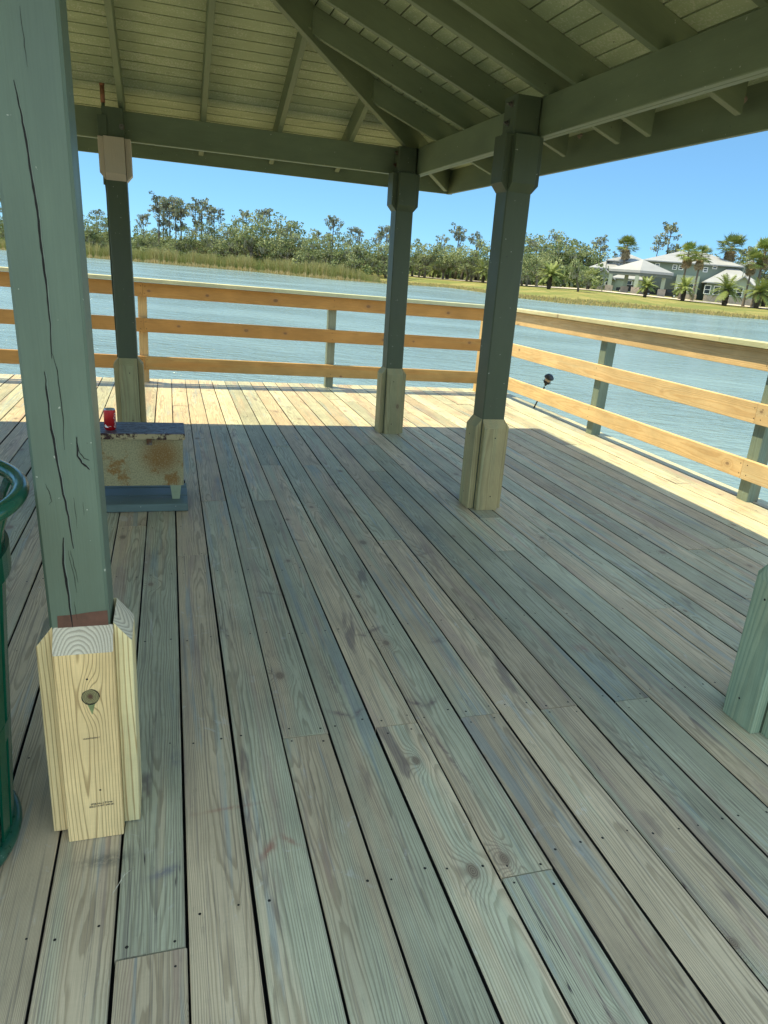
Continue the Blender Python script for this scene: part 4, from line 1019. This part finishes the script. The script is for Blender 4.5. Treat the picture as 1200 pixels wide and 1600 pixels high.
# right wing
u0, _ = fb(1099, 470, 2); u1, _ = fb(1180, 470, 2); _, ze = fb(1103, 442, 2); _, zr = fb(1140, 418.5, 9)
b = MB(); bbox(b, u0, u1, 2, 18, zg, ze); b.build('wall', M_wall, bm)
b = MB(); hip(b, u0, u1, 2, 18, ze, zr-ze, .8, 5.); b.build('roof', M_roof, bm)
b = MB(); bbox(b, u0-.1, u1+.1, 1.8, 2.4, zg, fb(1120, 462.5, 2)[1]); b.build('stone_base', M_stone, bm)
g0, _ = fb(1137, 460, 0); g1, _ = fb(1177, 460, 0); _, gze = fb(1137, 447, 0); _, gzr = fb(1155, 432, 0)
b = MB(); gable(b, g0, g1, 0, 9, zg, gze, gzr); b.build('wall', M_wall2, bm)
b = MB(); gable_roof(b, g0, g1, 0, 9, gze, gzr); b.build('roof', M_roof, bm)
b = MB(); bbox(b, g0-.1, g1+.1, -.2, .4, zg, fb(1150, 465, 0)[1]); b.build('stone_base', M_stone, bm)
for px, py, n in [(1103.5, 459.5, 2), (1118, 461, 2), (1139.5, 462.5, 0), (1153.5, 464, 0)]:
    u, z = fb(px, py, n); window(bm, u, n, z, 1.35, 1.9)
u0, ze = fb(1160, 418, 22); u1, _ = fb(1190, 420, 22)
b = MB(); bbox(b, u0, u1, 22, 32, zg, ze+.4); b.build('wall', M_wall, bm)
b = MB(); hip(b, u0, u1, 22, 32, ze+.4, 1.6, .8); b.build('roof', M_roof, bm)
# far left porch
u0, ze = fb(881, 429.5, 4); u1, _ = fb(906, 431, 4); _, zr = fb(893.5, 423, 7)
b = MB(); hip(b, u0+.5, u1-.5, 4, 11, ze, zr-ze, .6); b.build('porch_roof', M_roof, bm)
for px in (884.5, 894, 903):
    u, _ = fb(px, 440, 4.6); b = MB(); bbox(b, u-.3, u+.3, 4.4, 5, zg, ze); b.build('column', M_wall2, bm)
b = MB(); bbox(b, u0+1, u1, 9, 10.5, zg, ze); b.build('wall', M_drk, bm)
b = MB(); bbox(b, u1-.6, u1+4.5, 6, 12, zg, ze-.8); b.build('wall', M_wall2, bm)
# entrance portico, turned cornerwise to the lake
pu0, zE = fb(951, 422.5, -6); pu1, _ = fb(1052, 431, -6); zA = fb(1000, 405, -6)[1]; um = (pu0+pu1)/2; hd = (pu1-pu0)/2; nc = -6
zE = fb(1001, 427, -6)[1]
def dia(u, n): return W3(um+u, nc+n, 0)
b = MB(); nn = hd*.62
cor = [(-hd, 0), (0, -nn), (hd, 0), (0, nn)]
vs = [dia(u, n)+V((0, 0, zE+.5)) for u, n in cor]+[dia(0, 0)+V((0, 0, zA))]+[dia(u, n)+V((0, 0, zE)) for u, n in cor]
b.add(vs, [(0, 1, 4), (1, 2, 4), (2, 3, 4), (3, 0, 4), (0, 5, 6, 1), (1, 6, 7, 2), (2, 7, 8, 3), (3, 8, 5, 0)]); b.build('portico_roof', M_roof, bm)
b = MB(); b.add([dia(u*.97, n*.97)+V((0, 0, zE-.6)) for u, n in cor]+[dia(u*.97, n*.97)+V((0, 0, zE-.01)) for u, n in cor], [(3, 2, 1, 0), (0, 1, 5, 4), (1, 2, 6, 5), (2, 3, 7, 6), (3, 0, 4, 7)]); b.build('portico_beam', M_drk, bm)
for (a, c) in [(-hd*.9, 0), (-.06*hd, -nn*.84), (hd*.74, .02*nn), (-.42*hd, nn*.42), (.15*hd, nn*.6)]:
    u, n = um+a, nc+c; b = MB(); bbox(b, u-.4, u+.4, n-.4, n+.4, zg+1.0, zE-.58); cl = b.build('portico_column', M_wall2, bm)
    b = MB(); bbox(b, u-.8, u+.8, n-.75, n+.75, zg, gz(az0, D0)+1.5); b.build('pier', M_stone, cl)
# lamp posts on the bank
for i, (bx, by, tx, ty, lab) in enumerate([(940, 456, 946, 403, 'thin dark lamp pole in front of the left gable of the lodge'), (1150, 475.5, 1165, 403, 'tall dark lamp pole in front of the right gable of the lodge')]):
    p = hit(bx, by); h = at_range(tx, ty, hypot(p.x, p.y)).z-p.z; e = empty('lamp_pole', p, lab, 'lamp pole', 'lamp poles on the far bank')
    b = MB(); b.tube([(0, 0, 0), (0, 0, h)], [.10, .06], 8); b.build('pole', M_drk, e); b = MB(); b.tube([(0, 0, h), (0, 0, h+.1), (.5, 0, h+.16)], [.05, .05, .09], 6); b.build('lamp_head', M_drk, e)
# parked cars
def car(e, col, roofh=1.7):
    body = plain('car_paint', col, .3, .3, .6, var=.03); b = MB()
    prof = [(-2.3, .35), (-2.35, .85), (-2.2, 1.0), (-1.2, 1.08), (-.6, roofh-.08), (-.1, roofh), (1.4, roofh-.02), (1.95, roofh-.2), (2.3, 1.05), (2.35, .7), (2.3, .35)]
    n = len(prof); vs = [(x, -.9 if z < 1.1 else -.72, z) for x, z in prof]+[(x, .9 if z < 1.1 else .72, z) for x, z in prof]
    b.add(vs, [tuple(range(n)), tuple(range(2*n-1, n-1, -1))]+[(i, i+n, (i+1) % n+n, (i+1) % n) for i in range(n)]); b.build('body', body, e)
    for s_ in (-1, 1):
        b = MB(); b.add([(-.95, s_*.86, 1.12), (1.9, s_*.86, 1.12), (1.6, s_*.76, roofh-.15), (-.45, s_*.76, roofh-.15)], [(0, 1, 2, 3)]); b.build('side_window', M_glass, e)
        for x in (-1.45, 1.4):
            b = MB(); b.tube([(x, s_*.93, .34), (x, s_*.68, .34)], .34, 14, smooth=False); wh = b.build('tyre', M_black, e); b = MB(); b.tube([(x, s_*.94, .34), (x, s_*.90, .34)], .2, 10, smooth=False); b.build('rim', M_trim, wh)
for px, by, col, lab, rzz, n in [(866, 448.5, (.10, .11, .13), 'dark grey car parked at the far left of the lodge beside the porch', .1, 0), (979, 457.5, (.015, .02, .03), 'black car parked between the left pair of portico columns', .0, -2), (1023, 460, (.012, .014, .016), 'left one of two black cars parked under the portico', .15, -3), (1042, 461, (.02, .022, .024), 'right one of two black cars parked under the portico', .1, -2)]:
    u, _ = fb(px, by, n); p = W3(u, n, 0); p.z = gz(az_of(p), hypot(p.x, p.y))
    e = empty('parked_car', p, lab, 'car', 'cars parked at the lodge', -radians(az0)+rzz); car(e, col)

# ------------------------------------------------------------------ light
el, az = radians(64.7), atan2(-.93, .50)
sun = bpy.data.lights.new('sun', 'SUN'); sun.energy = SUN_E; sun.angle = radians(.53); sun.color = (1., .86, .54)
so = bpy.data.objects.new('sun', sun); COL.objects.link(so)
d = V((sin(az)*cos(el), cos(az)*cos(el), sin(el))); so.rotation_euler = d.to_track_quat('Z', 'Y').to_euler()
w = bpy.data.worlds.new('World'); sc.world = w; w.use_nodes = True; nt = w.node_tree
sky = nt.nodes.new('ShaderNodeTexSky'); sky.sky_type = 'NISHITA'; sky.sun_disc = False; sky.sun_elevation = el; sky.sun_rotation = az
sky.air_density = .5; sky.dust_density = .0; sky.ozone_density = 3.5; sky.altitude = 0
wb = nt.nodes.new('ShaderNodeMix'); wb.data_type = 'RGBA'; wb.blend_type = 'MULTIPLY'; wb.inputs[0].default_value = 1; wb.inputs[7].default_value = (.50, .88, 1.12, 1)
gm = nt.nodes.new('ShaderNodeGamma'); gm.inputs[1].default_value = .5; nt.links.new(sky.outputs[0], gm.inputs[0]); nt.links.new(gm.outputs[0], wb.inputs[6]); 
# white clouds added in the unseen sky behind and beside the camera, as fill
def WN(t, **k):
    n_ = nt.nodes.new('ShaderNode'+t)
    for a_, b_ in k.items(): setattr(n_, a_, b_)
    return n_
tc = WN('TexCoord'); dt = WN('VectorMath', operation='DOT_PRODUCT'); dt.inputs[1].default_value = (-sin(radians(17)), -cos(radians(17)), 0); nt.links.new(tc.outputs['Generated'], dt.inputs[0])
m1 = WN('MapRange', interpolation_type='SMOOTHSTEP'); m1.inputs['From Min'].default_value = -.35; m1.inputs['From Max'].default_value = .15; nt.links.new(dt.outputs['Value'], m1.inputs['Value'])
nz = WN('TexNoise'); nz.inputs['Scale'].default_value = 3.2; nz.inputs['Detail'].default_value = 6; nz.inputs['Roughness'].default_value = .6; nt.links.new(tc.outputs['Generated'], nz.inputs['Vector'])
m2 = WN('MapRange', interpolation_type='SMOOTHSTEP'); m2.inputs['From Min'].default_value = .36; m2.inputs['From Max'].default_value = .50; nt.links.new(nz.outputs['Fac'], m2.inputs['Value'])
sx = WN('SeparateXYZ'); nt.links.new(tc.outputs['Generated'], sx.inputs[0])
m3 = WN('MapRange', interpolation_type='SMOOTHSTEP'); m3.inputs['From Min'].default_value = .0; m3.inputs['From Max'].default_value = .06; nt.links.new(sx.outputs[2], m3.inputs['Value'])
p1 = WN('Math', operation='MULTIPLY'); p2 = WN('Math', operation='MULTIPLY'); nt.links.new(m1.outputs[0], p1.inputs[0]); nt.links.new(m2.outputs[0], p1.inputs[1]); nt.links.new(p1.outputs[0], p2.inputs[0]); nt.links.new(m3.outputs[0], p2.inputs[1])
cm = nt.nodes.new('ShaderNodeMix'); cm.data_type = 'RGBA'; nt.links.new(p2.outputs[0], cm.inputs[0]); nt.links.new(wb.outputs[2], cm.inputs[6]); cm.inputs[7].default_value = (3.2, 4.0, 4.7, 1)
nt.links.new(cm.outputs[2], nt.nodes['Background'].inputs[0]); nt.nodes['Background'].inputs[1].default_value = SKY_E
sc.view_settings.view_transform = 'Standard'; sc.view_settings.look = 'None'; sc.view_settings.gamma = 1; sc.view_settings.exposure = EXPO
sc.cycles.max_bounces = 8; sc.cycles.diffuse_bounces = 5; sc.cycles.transparent_max_bounces = 6
sc.cycles.use_denoising = True
